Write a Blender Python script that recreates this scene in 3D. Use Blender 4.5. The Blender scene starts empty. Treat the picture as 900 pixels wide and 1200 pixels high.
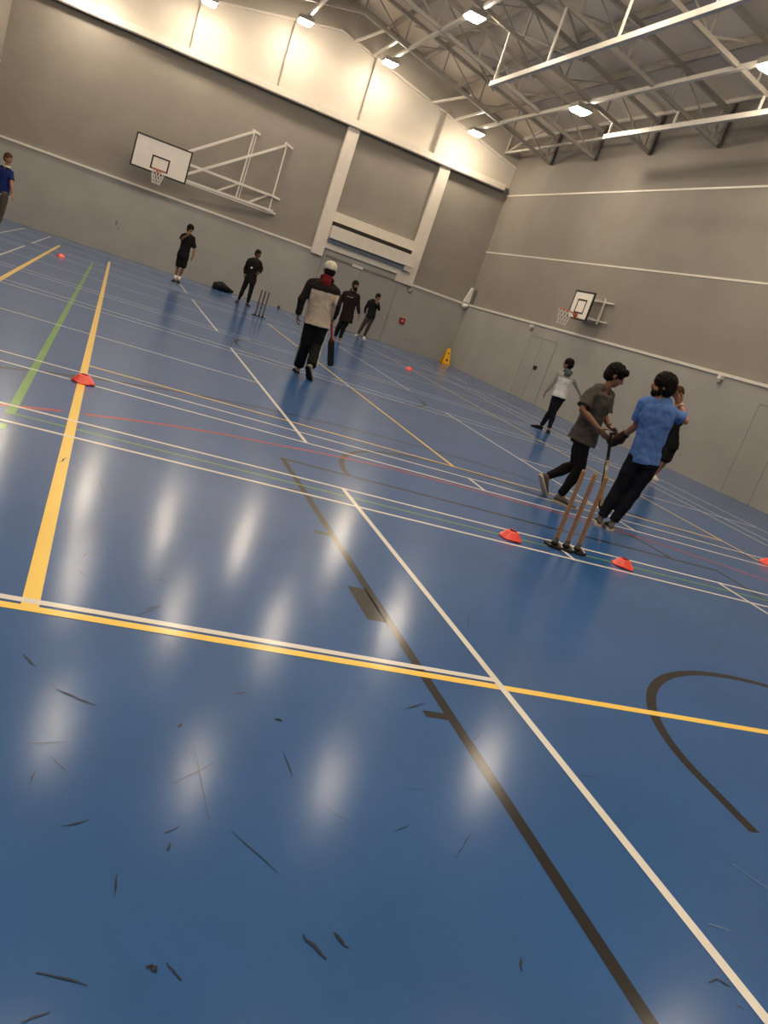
import bpy, bmesh, math, random
from mathutils import Vector, Matrix, noise
random.seed(7)
SC = bpy.context.scene
COL = SC.collection
V = Vector
EXPO = 1.15
FLOORC = (.026, .090, .252)
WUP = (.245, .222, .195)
WLOW = (.32, .31, .29)
EMIT = 82
FSPEC = .05
FCOAT = .95

# ------------------------------------------------------------------ camera
CAM = (1.47)
cd = bpy.data.cameras.new('camera'); cam = bpy.data.objects.new('camera', cd); COL.objects.link(cam)
r_ = (0.90317137, -0.28640429, 0.31977188); d_ = (0.22095413, -0.32850472, -0.91829403); f_ = (0.36804992, 0.9000318, -0.23341385)
cam.matrix_world = Matrix(((r_[0], -d_[0], -f_[0], 0), (r_[1], -d_[1], -f_[1], 0), (r_[2], -d_[2], -f_[2], CAM), (0, 0, 0, 1)))
cd.sensor_fit = 'VERTICAL'; cd.sensor_height = 36; cd.lens = 967.35 / 1200 * 36
cd.clip_start = .05; cd.clip_end = 200
SC.camera = cam
SC.view_settings.view_transform = 'Standard'; SC.view_settings.look = 'None'
SC.view_settings.gamma = 1; SC.view_settings.exposure = EXPO; SC.view_settings.use_curve_mapping = False

w = bpy.data.worlds.new('world'); SC.world = w; w.use_nodes = True
w.node_tree.nodes['Background'].inputs[0].default_value = (.02, .018, .016, 1)
w.node_tree.nodes['Background'].inputs[1].default_value = .2

# ------------------------------------------------------------------ materials
def mat(name, col, rough=.6, metal=0, var=.08, scale=6, bump=0, bscale=60, emit=0, spec=.5, stretch=None, coat=0):
    m = bpy.data.materials.new(name); m.use_nodes = True
    nt = m.node_tree; N = nt.nodes; L = nt.links; b = N['Principled BSDF']
    b.inputs['Roughness'].default_value = rough; b.inputs['Metallic'].default_value = metal
    b.inputs['Specular IOR Level'].default_value = spec
    if coat: b.inputs['Coat Weight'].default_value = coat; b.inputs['Coat Roughness'].default_value = .2
    tc = N.new('ShaderNodeTexCoord'); mp = N.new('ShaderNodeMapping'); L.new(tc.outputs['Object'], mp.inputs[0])
    if stretch: mp.inputs['Scale'].default_value = stretch
    nz = N.new('ShaderNodeTexNoise'); nz.inputs['Scale'].default_value = scale; nz.inputs['Detail'].default_value = 4
    L.new(mp.outputs[0], nz.inputs['Vector'])
    mr = N.new('ShaderNodeMapRange'); mr.inputs['To Min'].default_value = 1 - var; mr.inputs['To Max'].default_value = 1 + var
    mr.inputs['From Min'].default_value = .3; mr.inputs['From Max'].default_value = .7
    L.new(nz.outputs['Fac'], mr.inputs['Value'])
    mx = N.new('ShaderNodeVectorMath'); mx.operation = 'SCALE'; mx.inputs[0].default_value = col
    L.new(mr.outputs[0], mx.inputs['Scale']); L.new(mx.outputs[0], b.inputs['Base Color'])
    if bump:
        n2 = N.new('ShaderNodeTexNoise'); n2.inputs['Scale'].default_value = bscale; n2.inputs['Detail'].default_value = 3
        L.new(mp.outputs[0], n2.inputs['Vector'])
        bp = N.new('ShaderNodeBump'); bp.inputs['Strength'].default_value = bump; bp.inputs['Distance'].default_value = .01
        L.new(n2.outputs['Fac'], bp.inputs['Height']); L.new(bp.outputs[0], b.inputs['Normal'])
    if emit:
        b.inputs['Emission Color'].default_value = (1, .84, .64, 1); b.inputs['Emission Strength'].default_value = emit
    return m

def floor_mat(name, col, var=.1):
    """painted sports floor: satin sheen that varies with wear, fine scratches"""
    m = bpy.data.materials.new(name); m.use_nodes = True
    nt = m.node_tree; N = nt.nodes; L = nt.links; b = N['Principled BSDF']
    tc = N.new('ShaderNodeTexCoord')
    nz = N.new('ShaderNodeTexNoise'); nz.inputs['Scale'].default_value = 1.1; nz.inputs['Detail'].default_value = 7; nz.inputs['Roughness'].default_value = .65
    L.new(tc.outputs['Object'], nz.inputs['Vector'])
    mr = N.new('ShaderNodeMapRange'); mr.inputs['From Min'].default_value = .3; mr.inputs['From Max'].default_value = .7
    mr.inputs['To Min'].default_value = 1 - var; mr.inputs['To Max'].default_value = 1 + var
    L.new(nz.outputs['Fac'], mr.inputs['Value'])
    sc = N.new('ShaderNodeVectorMath'); sc.operation = 'SCALE'; sc.inputs[0].default_value = col; L.new(mr.outputs[0], sc.inputs['Scale'])
    last = sc.outputs[0]
    # faint pale and dark drag marks
    for ang, seed, dark, amt in ():
        mp = N.new('ShaderNodeMapping'); mp.inputs['Rotation'].default_value = (0, 0, ang); mp.inputs['Scale'].default_value = (1.2, 34, 1); mp.inputs['Location'].default_value = (seed, seed * 2, 0)
        L.new(tc.outputs['Object'], mp.inputs[0])
        n = N.new('ShaderNodeTexNoise'); n.inputs['Scale'].default_value = 1.3; n.inputs['Detail'].default_value = 3; L.new(mp.outputs[0], n.inputs['Vector'])
        r = N.new('ShaderNodeMapRange'); r.inputs['From Min'].default_value = .70; r.inputs['From Max'].default_value = .80; r.inputs['To Max'].default_value = amt
        L.new(n.outputs['Fac'], r.inputs['Value'])
        mx = N.new('ShaderNodeMix'); mx.data_type = 'RGBA'; L.new(r.outputs[0], mx.inputs['Factor']); L.new(last, mx.inputs['A'])
        mx.inputs['B'].default_value = (.012, .014, .02, 1) if dark else (.12, .2, .33, 1)
        last = mx.outputs['Result']
    L.new(last, b.inputs['Base Color'])
    b.inputs['Roughness'].default_value = .36
    b.inputs['Specular IOR Level'].default_value = FSPEC
    b.inputs['Coat Weight'].default_value = FCOAT; b.inputs['Coat Roughness'].default_value = .15; b.inputs['Coat IOR'].default_value = 1.15
    mp = N.new('ShaderNodeMapping'); mp.inputs['Scale'].default_value = (1, 1, 1); L.new(tc.outputs['Object'], mp.inputs[0])
    n4 = N.new('ShaderNodeTexNoise'); n4.inputs['Scale'].default_value = 55; n4.inputs['Detail'].default_value = 3; L.new(mp.outputs[0], n4.inputs['Vector'])
    hgt = n4.outputs['Fac']
    for ang in (.3, 1.3, 2.4):
        mp2 = N.new('ShaderNodeMapping'); mp2.inputs['Rotation'].default_value = (0, 0, ang); mp2.inputs['Scale'].default_value = (3, 160, 1); L.new(tc.outputs['Object'], mp2.inputs[0])
        n5 = N.new('ShaderNodeTexNoise'); n5.inputs['Scale'].default_value = 1.5; n5.inputs['Detail'].default_value = 2; L.new(mp2.outputs[0], n5.inputs['Vector'])
        ad = N.new('ShaderNodeMath'); ad.operation = 'ADD'; L.new(hgt, ad.inputs[0]); L.new(n5.outputs['Fac'], ad.inputs[1]); hgt = ad.outputs[0]
    bm_ = N.new('ShaderNodeBump'); bm_.inputs['Strength'].default_value = .08; bm_.inputs['Distance'].default_value = .001
    L.new(hgt, bm_.inputs['Height']); L.new(bm_.outputs[0], b.inputs['Normal']); L.new(bm_.outputs[0], b.inputs['Coat Normal'])
    return m

def wall_mat(name, col, bump, course=0, var=.06):
    m = mat(name, col, rough=.62, var=var, scale=.9, bump=bump, bscale=42, spec=.3)
    if course:
        nt = m.node_tree; N = nt.nodes; L = nt.links; b = N['Principled BSDF']
        tc = N.new('ShaderNodeTexCoord'); mp = N.new('ShaderNodeMapping'); mp.inputs['Scale'].default_value = (.05, .05, 3.2)
        L.new(tc.outputs['Object'], mp.inputs[0])
        n = N.new('ShaderNodeTexNoise'); n.inputs['Scale'].default_value = 6; n.inputs['Detail'].default_value = 3; L.new(mp.outputs[0], n.inputs['Vector'])
        r = N.new('ShaderNodeMapRange'); r.inputs['From Min'].default_value = .3; r.inputs['From Max'].default_value = .7; r.inputs['To Min'].default_value = .98; r.inputs['To Max'].default_value = 1.02
        L.new(n.outputs['Fac'], r.inputs['Value'])
        old = b.inputs['Base Color'].links[0].from_socket
        s = N.new('ShaderNodeVectorMath'); s.operation = 'SCALE'; L.new(old, s.inputs[0]); L.new(r.outputs[0], s.inputs['Scale']); L.new(s.outputs[0], b.inputs['Base Color'])
    return m

M = {}
M['floor'] = floor_mat('blue_floor_paint', FLOORC)
M['m_white'] = floor_mat('white_line_paint', (.66, .64, .60), .05)
M['m_yellow'] = floor_mat('yellow_line_paint', (.84, .58, .12), .05)
M['m_green'] = floor_mat('green_line_paint', (.13, .30, .07), .1)
M['m_red'] = floor_mat('red_line_paint', (.38, .05, .06), .1)
M['m_black'] = floor_mat('black_line_paint', (.018, .016, .016), .1)
M['m_scuff'] = floor_mat('dark_scuff', (.022, .03, .045), .3)
M['m_pale'] = floor_mat('pale_scratch', (.12, .20, .32), .2)
M['m_faint'] = floor_mat('worn_line_paint', (.10, .15, .22), .2)
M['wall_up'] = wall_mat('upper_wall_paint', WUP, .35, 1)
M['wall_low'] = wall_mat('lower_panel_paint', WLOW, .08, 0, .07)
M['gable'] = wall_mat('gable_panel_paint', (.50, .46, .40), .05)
M['gable_head'] = wall_mat('gable_head_tone', (.40, .365, .31), .05)
M['cream'] = mat('cream_steel_paint', (.62, .57, .50), rough=.45, var=.04)
M['rail'] = mat('dado_rail_paint', (.66, .62, .56), rough=.4, var=.05)
M['deck'] = mat('roof_deck_lining', (.64, .57, .48), rough=.7, var=.05, scale=1)
M['steel'] = mat('painted_steel', (.34, .31, .27), rough=.5, var=.08)
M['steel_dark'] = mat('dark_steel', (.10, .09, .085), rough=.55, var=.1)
M['steel_lite'] = mat('pale_steel_tube', (.62, .58, .52), rough=.4, var=.05)
M['lamp'] = mat('lit_lamp_lens', (1, .9, .75), emit=EMIT, var=0)
M['housing'] = mat('lamp_housing', (.30, .28, .25), rough=.5)
M['board'] = mat('backboard_white', (.80, .76, .70), rough=.4, var=.03)
M['black'] = mat('black_paint', (.012, .011, .011), rough=.5)
M['orange'] = mat('orange_rim', (.55, .13, .05), rough=.4)
M['net'] = mat('white_net_cord', (.75, .72, .68), rough=.8)
M['shadowgap'] = mat('recess_shade', (.02, .018, .016), rough=.8)
M['grey_door'] = wall_mat('door_paint', (WLOW[0] * .98, WLOW[1] * .98, WLOW[2] * .98), .05)
M['seam'] = mat('dark_seam', (.19, .18, .165), rough=.8)
M['blue_grey'] = mat('blue_grey_shade', (.16, .18, .22), rough=.6)
M['wood'] = mat('stump_wood', (.33, .18, .09), rough=.45, var=.2, scale=10, stretch=(14, 14, 1.5))
M['wood_bat'] = mat('willow_wood', (.5, .36, .2), rough=.45, var=.15, scale=10, stretch=(14, 14, 1.5))
M['red_plastic'] = mat('red_marker_plastic', (.75, .055, .03), rough=.35, var=.1)
M['wood_dark'] = mat('dark_stump_wood', (.07, .04, .025), rough=.5)
M['redbox'] = mat('red_box_paint', (.26, .014, .014), rough=.4)
M['yellow_sign'] = mat('yellow_sign_plastic', (.80, .42, .02), rough=.35, var=.06)
M['white_bits'] = mat('white_plastic', (.7, .68, .64), rough=.5)

# ------------------------------------------------------------------ mesh helpers
class MB:
    def __init__(s): s.v = []; s.f = []; s.m = []
    def add(s, vs, fs, mi=0):
        o = len(s.v); s.v += [tuple(p) for p in vs]; s.f += [tuple(i + o for i in f) for f in fs]; s.m += [mi] * len(fs)
    def box(s, a, b, mi=0):
        x0, y0, z0 = (min(a[i], b[i]) for i in range(3)); x1, y1, z1 = (max(a[i], b[i]) for i in range(3))
        s.add([(x0, y0, z0), (x1, y0, z0), (x1, y1, z0), (x0, y1, z0), (x0, y0, z1), (x1, y0, z1), (x1, y1, z1), (x0, y1, z1)],
              [(0, 3, 2, 1), (4, 5, 6, 7), (0, 1, 5, 4), (1, 2, 6, 5), (2, 3, 7, 6), (3, 0, 4, 7)], mi)
    def bar(s, p, q, w, h, up=(0, 0, 1), mi=0):
        p, q, up = V(p), V(q), V(up); d = (q - p).normalized()
        if abs(d.dot(up)) > .98: up = V((0, 1, 0))
        sd = d.cross(up).normalized(); u = sd.cross(d).normalized(); vs = []
        for c in (p, q):
            for a, b in ((-1, -1), (1, -1), (1, 1), (-1, 1)): vs.append(c + sd * a * w / 2 + u * b * h / 2)
        s.add(vs, [(0, 1, 2, 3), (7, 6, 5, 4), (0, 4, 5, 1), (1, 5, 6, 2), (2, 6, 7, 3), (3, 7, 4, 0)], mi)
    def loft(s, rings, mi=0, cap=True, close=False):
        n = len(rings[0]); o = len(s.v)
        for r in rings: s.v += [tuple(p) for p in r]
        k = len(rings)
        for i in range(k - 1 + (1 if close else 0)):
            j = (i + 1) % k
            for a in range(n):
                b = (a + 1) % n
                s.f.append((o + i * n + a, o + i * n + b, o + j * n + b, o + j * n + a)); s.m.append(mi)
        if cap and not close:
            s.f.append(tuple(o + a for a in range(n))[::-1]); s.m.append(mi)
            s.f.append(tuple(o + (k - 1) * n + a for a in range(n))); s.m.append(mi)
    def tube(s, pts, rad, n=12, mi=0, side=None):
        """round tube through pts; rad: number or list of r or (rx, ry) with rx along side"""
        pts = [V(p) for p in pts]; rings = []; d0 = (pts[-1] - pts[0]).normalized(); px = V((0, 0, 1)) if abs(d0.z) < .7 else V((0, 1, 0))
        for i, p in enumerate(pts):
            a = pts[max(i - 1, 0)]; b = pts[min(i + 1, len(pts) - 1)]; d = (b - a).normalized()
            r = rad[i] if isinstance(rad, (list, tuple)) else rad
            rx, ry = r if isinstance(r, (list, tuple)) else (r, r)
            ref = V(side) if side is not None else px
            x = (ref - d * ref.dot(d)).normalized(); y = d.cross(x); px = x
            rings.append([p + x * math.cos(t) * rx + y * math.sin(t) * ry for t in (2 * math.pi * k / n for k in range(n))])
        s.loft(rings, mi)
    def ball(s, c, r, n=12, mi=0, axes=None):
        c = V(c); rx, ry, rz = r if isinstance(r, (list, tuple)) else (r, r, r)
        X, Y, Z = axes if axes else (V((1, 0, 0)), V((0, 1, 0)), V((0, 0, 1)))
        m = max(6, n // 2 + 2); rings = []
        for i in range(1, m):
            ph = math.pi * i / m
            rings.append([c + X * rx * math.sin(ph) * math.cos(t) + Y * ry * math.sin(ph) * math.sin(t) + Z * rz * math.cos(ph) for t in (2 * math.pi * k / n for k in range(n))][::-1])
        s.loft(rings, mi)
    def poly(s, pts, mi=0): s.add(pts, [tuple(range(len(pts)))], mi)
    def prism(s, pts, ext, mi=0):
        n = len(pts); e = V(ext); vs = [V(p) for p in pts] + [V(p) + e for p in pts]
        s.add(vs, [tuple(range(n))[::-1], tuple(range(n, 2 * n))] + [(i, (i + 1) % n, (i + 1) % n + n, i + n) for i in range(n)], mi)
    def build(s, name, mats, parent=None, smooth=False, loc=None):
        me = bpy.data.meshes.new(name)
        off = V(parent.location) if parent is not None and parent.get('_w') is None else V((0, 0, 0))
        if parent is not None: off = WORLD[parent.name]
        if loc is not None: off = V(loc)
        me.from_pydata([tuple(V(p) - off) for p in s.v], [], s.f); me.validate(); 
        for m in (mats if isinstance(mats, (list, tuple)) else [mats]): me.materials.append(m)
        if len(s.m) == len(me.polygons): me.polygons.foreach_set('material_index', s.m)
        if smooth: me.polygons.foreach_set('use_smooth', [True] * len(me.polygons))
        bm = bmesh.new(); bm.from_mesh(me); bmesh.ops.recalc_face_normals(bm, faces=bm.faces); bm.to_mesh(me); bm.free()
        o = bpy.data.objects.new(name, me); COL.objects.link(o)
        if parent is not None: o.parent = parent; WORLD[o.name] = WORLD[parent.name]
        else: o.location = off; WORLD[o.name] = off
        return o
WORLD = {}
def tag(o, label=None, cat=None, group=None, kind=None):
    for k, v in (('label', label), ('category', cat), ('group', group), ('kind', kind)):
        if v: o[k] = v
    return o
def thing(name, label, cat, loc, group=None):
    o = bpy.data.objects.new(name, None); o.empty_display_size = .1; COL.objects.link(o); o.location = loc
    WORLD[o.name] = V(loc); return tag(o, label, cat, group)
def struct(mb, name, mats, parent=None, label=None):
    o = mb.build(name, mats, parent)
    if parent is None: o['kind'] = 'structure'
    if label: o['label'] = label
    return o

# ------------------------------------------------------------------ room
XL, XR, YB, YF = -4.45, 13.25, 31.25, -2.6
RX, RZ = 5.45, 9.53                   # ridge line of the rafters' underside
def rz(x): return RZ - (x - RX) * .2275 if x > RX else RZ - (RX - x) * .197
DK = 1.12                             # roof deck above rafter underside
DADO = 2.43
# floor with painted markings as surface pattern of the same mesh
fl = MB(); fl.add([(XL, YF, 0), (XR, YF, 0), (XR, YB, 0), (XL, YB, 0)], [(0, 1, 2, 3)], 0)
def rect(x0, x1, y0, y1, mi, z):
    if y1 - y0 > x1 - x0: z += .00015
    fl.add([(x0, y0, z), (x1, y0, z), (x1, y1, z), (x0, y1, z)], [(0, 1, 2, 3)], mi)
def strip(pts, wd, mi, z):
    n = len(pts); L_ = []
    for i, p in enumerate(pts):
        a = V(pts[max(i - 1, 0)]).to_2d(); b = V(pts[min(i + 1, n - 1)]).to_2d(); d = (b - a).normalized(); q = V((-d.y, d.x)) * wd / 2; p = V(p).to_2d()
        L_.append((p + q, p - q))
    for i in range(n - 1):
        a, b = L_[i]; c, d = L_[i + 1]; fl.add([(a.x, a.y, z), (b.x, b.y, z), (d.x, d.y, z), (c.x, c.y, z)], [(0, 1, 2, 3)], mi)
WH, YE, GR, RD, BK, SCF, PAL, FNT = 1, 2, 3, 4, 5, 6, 7, 8
zb, zr, zg, zy, zw = .0006, .0009, .0012, .0015, .0018
def arc(cx, cy, r, a0, a1, n=48): return [(cx + r * math.cos(math.radians(a0 + (a1 - a0) * i / n)), cy + r * math.sin(math.radians(a0 + (a1 - a0) * i / n)), 0) for i in range(n + 1)]
h = .02
courts = [(-.02, 6.08), (7.50, 13.60), (15.60, 21.70), (23.35, 29.45)]
for ci, (a, b) in enumerate(courts):
    for x in (2.085, 6.05): rect(x - h, x + h, a, b, WH, zw)
    for y in (a + .02, a + .47, b - .45, b): rect(-2.63, 10.79, y - h, y + h, WH, zw)
    for x in (-2.61, -1.85, 10.01, 10.77): rect(x - h, x + h, a, b, WH, zw)
    c = (a + b) / 2 + (.06 if ci == 0 else 0)
    rect(-2.63, 2.085, c - h, c + h, WH, zw); rect(6.05, 10.77, c - h, c + h, WH, zw)
    for y0, y1 in ((a, a + .46), (b - .46, b)): rect(4.07 - h, 4.07 + h, y0, y1, WH, zw)
rect(9.54, 9.58, 3.02, 29.4, WH, zw)
rect(-4.2, 12.9, 3.0, 3.05, YE, zy); rect(.04, 8.17, 8.40, 8.44, YE, zy)
rect(-.015, .05, 3.0, 26.2, YE, zy); rect(4.05, 4.09, 8.42, 21.7, YE, zy); rect(8.13, 8.17, 3.0, 26.2, YE, zy); rect(-1.40, -1.33, 3.0, 26.3, YE, zy)
rect(-1.36, 8.17, 26.2, 26.24, FNT, zb)
rect(-.40, -.34, 5.84, 23.45, GR, zg); rect(-.40, 12.5, 5.845, 5.875, GR, zg); rect(-.46, -.35, 5.42, 5.56, GR, zg); rect(-.46, -.40, 3.5, 5.56, GR, zg)
rect(.04, 12, 11.77, 11.79, FNT, zb); rect(-.4, 9, 23.44, 23.48, FNT, zb); rect(-3, 12, 18.05, 18.07, FNT, zb); rect(7.7, 7.73, 3, 20, FNT, zb)
# basketball markings
rect(1.65, 1.70, .85, 6.62, BK, zb); rect(6.45, 6.50, .85, 6.62, BK, zb); rect(1.65, 6.50, 6.57, 6.62, BK, zb); rect(-3.43, 11.57, .82, .87, BK, zb)
strip(arc(4.07, 6.6, 1.8, 0, 180), .05, BK, zb); strip(arc(4.07, 14.5, 1.78, 0, 360), .05, BK, zb)
strip(arc(4.07, 2.42, 6.72, 5, 130.2), .05, BK, zb); strip(arc(4.07, 2.42, 6.72, 131.8, 175), .05, BK, zb)
strip([(5.40, 2.12, 0)] + arc(4.12, 2.43, 1.28, 0, 180) + [(2.83, 2.12, 0)], .055, BK, zb)
for y in (5.66, 4.78, 2.68): rect(1.55, 1.66, y - .025, y + .025, BK, zb); rect(6.49, 6.60, y - .025, y + .025, BK, zb)
rect(1.55, 1.66, 3.53, 3.94, BK, zb); rect(6.49, 6.60, 3.53, 3.94, BK, zb)
red = [(-.6, 5.9), (-.45, 6.02), (-.31, 6.12), (-.07, 6.29)]
strip([(x, y, 0) for x, y in red], .05, RD, zr)
red = [(.09, 6.37), (.4, 6.56), (.74, 6.74), (1.19, 6.93), (1.67, 7.07), (2.1, 7.2), (2.5, 7.31), (2.9, 7.37), (3.36, 7.4), (4.78, 7.4), (5.3, 7.36), (5.9, 7.24), (6.5, 7.06), (7.2, 6.8), (7.8, 6.5), (8.5, 6.0), (9, 5.5)]
strip([(x, y, 0) for x, y in red], .045, RD, zr)
SCR = [(0.151, 2.488, 0.275, 2.418, 0.02), (0.033, 2.675, 0.079, 2.603, 0.012), (0.207, 1.839, 0.273, 1.873, 0.01), (0.653, 1.872, 0.757, 1.726, 0.008), (0.185, 1.398, 0.286, 1.368, 0.012), (0.785, 1.518, 0.825, 1.446, 0.022), (0.865, 1.527, 0.893, 1.483, 0.02), (0.45, 1.427, 0.482, 1.383, 0.012), (0.878, 2.282, 0.883, 2.157, 0.008), (0.413, 3.127, 0.503, 3.231, 0.012), (0.342, 1.684, 0.339, 1.616, 0.008), (0.168, 1.285, 0.216, 1.308, 0.012), (0.885, 2.489, 0.907, 2.478, 0.03), (0.464, 1.842, 0.504, 1.875, 0.009), (0.467, 1.778, 0.479, 1.806, 0.014), (0.493, 2.052, 0.631, 2.179, 0.006), (0.577, 2.258, 0.592, 1.917, 0.005), (0.089, 2.171, 0.202, 2.209, 0.006), (0.161, 2.124, 0.205, 2.063, 0.006), (0.953, 2.022, 1.026, 1.953, 0.006), (0.408, 1.418, 0.428, 1.404, 0.03), (0.117, 1.993, 0.123, 2.049, 0.006), (0.754, 2.614, 0.806, 2.642, 0.01), (0.53, 2.354, 0.545, 2.375, 0.02), (1.974, 1.394, 2.021, 1.412, 0.012), (2.019, 1.41, 2.046, 1.382, 0.014), (2.012, 1.323, 2.031, 1.31, 0.012), (1.383, 1.469, 1.363, 1.424, 0.012), (0.224, 4.865, 0.279, 4.452, 0.008), (0.471, 4.259, 0.562, 4.157, 0.008), (0.521, 3.53, 0.54, 3.531, 0.02), (0.445, 3.192, 0.518, 3.258, 0.012), (0.172, 3.461, 0.22, 3.404, 0.01), (0.185, 3.618, 0.203, 3.684, 0.008), (1.461, 2.687, 1.584, 2.76, 0.008), (2.183, 3.666, 2.286, 3.881, 0.008), (2.296, 3.903, 2.502, 4.102, 0.006), (1.288, 2.826, 1.312, 2.777, 0.006), (1.436, 3.855, 1.448, 3.835, 0.02), (1.567, 3.057, 1.695, 3.075, 0.012), (1.338, 1.831, 1.448, 1.957, 0.006), (1.461, 2.687, 1.582, 2.77, 0.006), (1.166, 1.931, 1.234, 1.972, 0.006), (1.982, 2.872, 2.024, 2.836, 0.006), (1.698, 2.51, 1.77, 2.584, 0.006), (1.268, 2.16, 1.365, 2.16, 0.006), (2.103, 2.37, 2.23, 2.373, 0.006), (0.0, 4.992, 0.031, 5.113, 0.02), (1.361, 6.148, 1.474, 5.922, 0.008)]
for x0, y0, x1, y1, wd in SCR:
    n = 5; pts = []
    for i in range(n + 1):
        t = i / n; q = V((-(y1 - y0), x1 - x0)).normalized() * random.uniform(-1, 1) * wd * .25
        pts.append((x0 + (x1 - x0) * t + q.x, y0 + (y1 - y0) * t + q.y, 0))
    for i in range(n):
        ww = wd * .55 * (.35 + .65 * math.sin(math.pi * (i + .5) / n)) * random.uniform(.6, 1.1)
        strip(pts[i:i + 2], ww, SCF, .0021)
strip([(2.527, 1.915, 0), (2.56, 1.85, 0), (2.592, 1.798, 0)], .006, PAL, .0021); strip([(2.163, 1.618, 0), (2.231, 1.594, 0)], .005, PAL, .0021)
floor = struct(fl, 'floor', [M[k] for k in ('floor', 'm_white', 'm_yellow', 'm_green', 'm_red', 'm_black', 'm_scuff', 'm_pale', 'm_faint')])

T = .3
def gable_wall(y0, y1, name):
    mb = MB(); xs = [XL, XR]
    pts = [(XL - T, y0, -.1), (XR + T, y0, -.1), (XR + T, y0, rz(XR) + DK + .2), (RX, y0, RZ + DK + .2), (XL - T, y0, rz(XL) + DK + .2)]
    mb.prism(pts, (0, y1 - y0, 0)); return mb
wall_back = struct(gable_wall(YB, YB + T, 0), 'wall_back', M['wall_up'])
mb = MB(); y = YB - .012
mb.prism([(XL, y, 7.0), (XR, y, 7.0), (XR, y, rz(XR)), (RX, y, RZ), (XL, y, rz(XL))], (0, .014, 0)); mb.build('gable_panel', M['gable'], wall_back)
mb = MB(); y = YB - .006
mb.prism([(XL, y, rz(XL) - .1), (RX, y, RZ - .1), (XR, y, rz(XR) - .1), (XR, y, rz(XR) + DK + .03), (RX, y, RZ + DK + .03), (XL, y, rz(XL) + DK + .03)], (0, .010, 0)); mb.build('gable_head', M['gable_head'], wall_back)  # wall above the rafter line, toned darker than the gable panel
mb = MB(); mb.box((XL, YB - .05, 0), (XR, YB + .01, DADO)); mb.build('lower_panel', M['wall_low'], wall_back)
mb = MB(); mb.bar((XR, YB - .05, rz(XR)), (RX, YB - .05, RZ), .08, .07); mb.bar((RX, YB - .05, RZ), (XL, YB - .05, rz(XL)), .08, .07); mb.build('gable_rail', M['steel_lite'], wall_back)
mb = MB()
for x in (-2.15, .87, 3.89, 6.88, 9.9): mb.box((x - .022, YB - .20, 7.06), (x + .022, YB - .01, rz(x)))
mb.build('panel_joint_strip', M['steel'], wall_back)
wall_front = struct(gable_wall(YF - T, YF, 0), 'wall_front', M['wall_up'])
mb = MB(); mb.box((XL, YF - .01, 0), (XR, YF + .05, DADO)); mb.build('lower_panel', M['wall_low'], wall_front)
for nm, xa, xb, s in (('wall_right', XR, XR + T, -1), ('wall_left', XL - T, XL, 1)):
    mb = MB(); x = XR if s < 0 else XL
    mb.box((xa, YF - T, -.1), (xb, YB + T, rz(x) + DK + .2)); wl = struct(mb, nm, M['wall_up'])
    mb = MB(); mb.box((x - .01 * s, YF, 0), (x + .05 * s, YB - .05, DADO)); mb.build('lower_panel', M['wall_low'], wl)
    for z in (4.55, 6.72): 
        mb = MB(); mb.box((x - .01 * s, YF, z - .025), (x + .012 * s, YB, z + .025)); mb.build('wall_joint_strip', M['rail'], wl)
    if s < 0: wall_right = wl
    mb = MB(); mb.box((x, YF, DADO - .035), (x + .085 * s, YB, DADO + .035)); struct(mb, 'trim_1' if s < 0 else 'trim_2', M['rail'])
mb = MB(); mb.box((XL, YB, DADO - .035), (6.6, YB - .085, DADO + .035)); mb.box((10.72, YB, DADO - .035), (XR, YB - .085, DADO + .035)); struct(mb, 'trim_3', M['rail'])
mb = MB(); mb.box((XL, YF, DADO - .035), (XR, YF + .085, DADO + .035)); struct(mb, 'trim_4', M['rail'])
# roof deck (ceiling) with purlins
mb = MB()
prof = [(XL - T, rz(XL) - T * .2 + DK), (RX, RZ + DK), (XR + T, rz(XR) - T * .2275 + DK)]
mb.prism([(x, YF - T, z) for x, z in prof] + [(x, YF - T, z + .18) for x, z in prof[::-1]], (0, YB - YF + 2 * T, 0))
ceiling = struct(mb, 'ceiling', M['deck'])
x = XL + .9
while x < XR - .3:
    mb = MB(); z = rz(x) + DK - .02; mb.box((x - .035, YF, z - .20), (x + .035, YB, z)); mb.build('purlin', M['steel'], ceiling); x += 1.5
# beam, pillars and the opening below them on the back wall
mb = MB(); mb.box((XL, YB - .26, 6.84), (13.0, YB - .012, 7.06)); struct(mb, 'trim_5', M['cream'])
mb = MB(); mb.box((XL, YB - .27, 6.79), (13.0, YB - .012, 6.84)); struct(mb, 'trim_6', M['steel_dark'])  # dark colour paints the shade on the beam's underside
for i, (x0, x1) in enumerate(((6.60, 7.04), (10.30, 10.72))):
    mb = MB(); mb.box((x0, YB - .20, 2.30 if i == 0 else 2.36), (x1, YB, 6.79)); struct(mb, 'trim_%d' % (7 + i), M['cream'])
mb = MB(); mb.box((7.04, YB - .20, 3.60), (10.30, YB, 3.94)); struct(mb, 'trim_9', M['cream'])
mb = MB(); mb.box((7.04, YB - .16, 2.62), (10.30, YB, 2.86)); mb.box((10.0, YB - .16, 2.36), (10.30, YB, 2.62)); struct(mb, 'trim_10', M['cream'])
t = thing('shutter_housing', 'long cream roller shutter box in the opening between the two pale wall pillars', 'shutter box', (8.6, YB - .2, 2.85))
mb = MB(); mb.box((7.06, YB - .46, 3.0), (10.44, YB, 3.44)); mb.box((10.12, YB - .40, 2.82), (10.44, YB, 3.0)); mb.build('box_cover', M['cream'], t)
mb = MB(); mb.box((7.06, YB - .30, 2.86), (10.12, YB - .02, 3.0)); mb.build('underside_shade', M['blue_grey'], t)  # shadow below the shutter box, painted as a blue-grey strip
mb = MB(); mb.box((7.04, YB - .12, 3.44), (10.30, YB, 3.60)); mb.build('top_gap_shade', M['shadowgap'], t)  # near-black block painted in for the shade above the box
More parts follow.
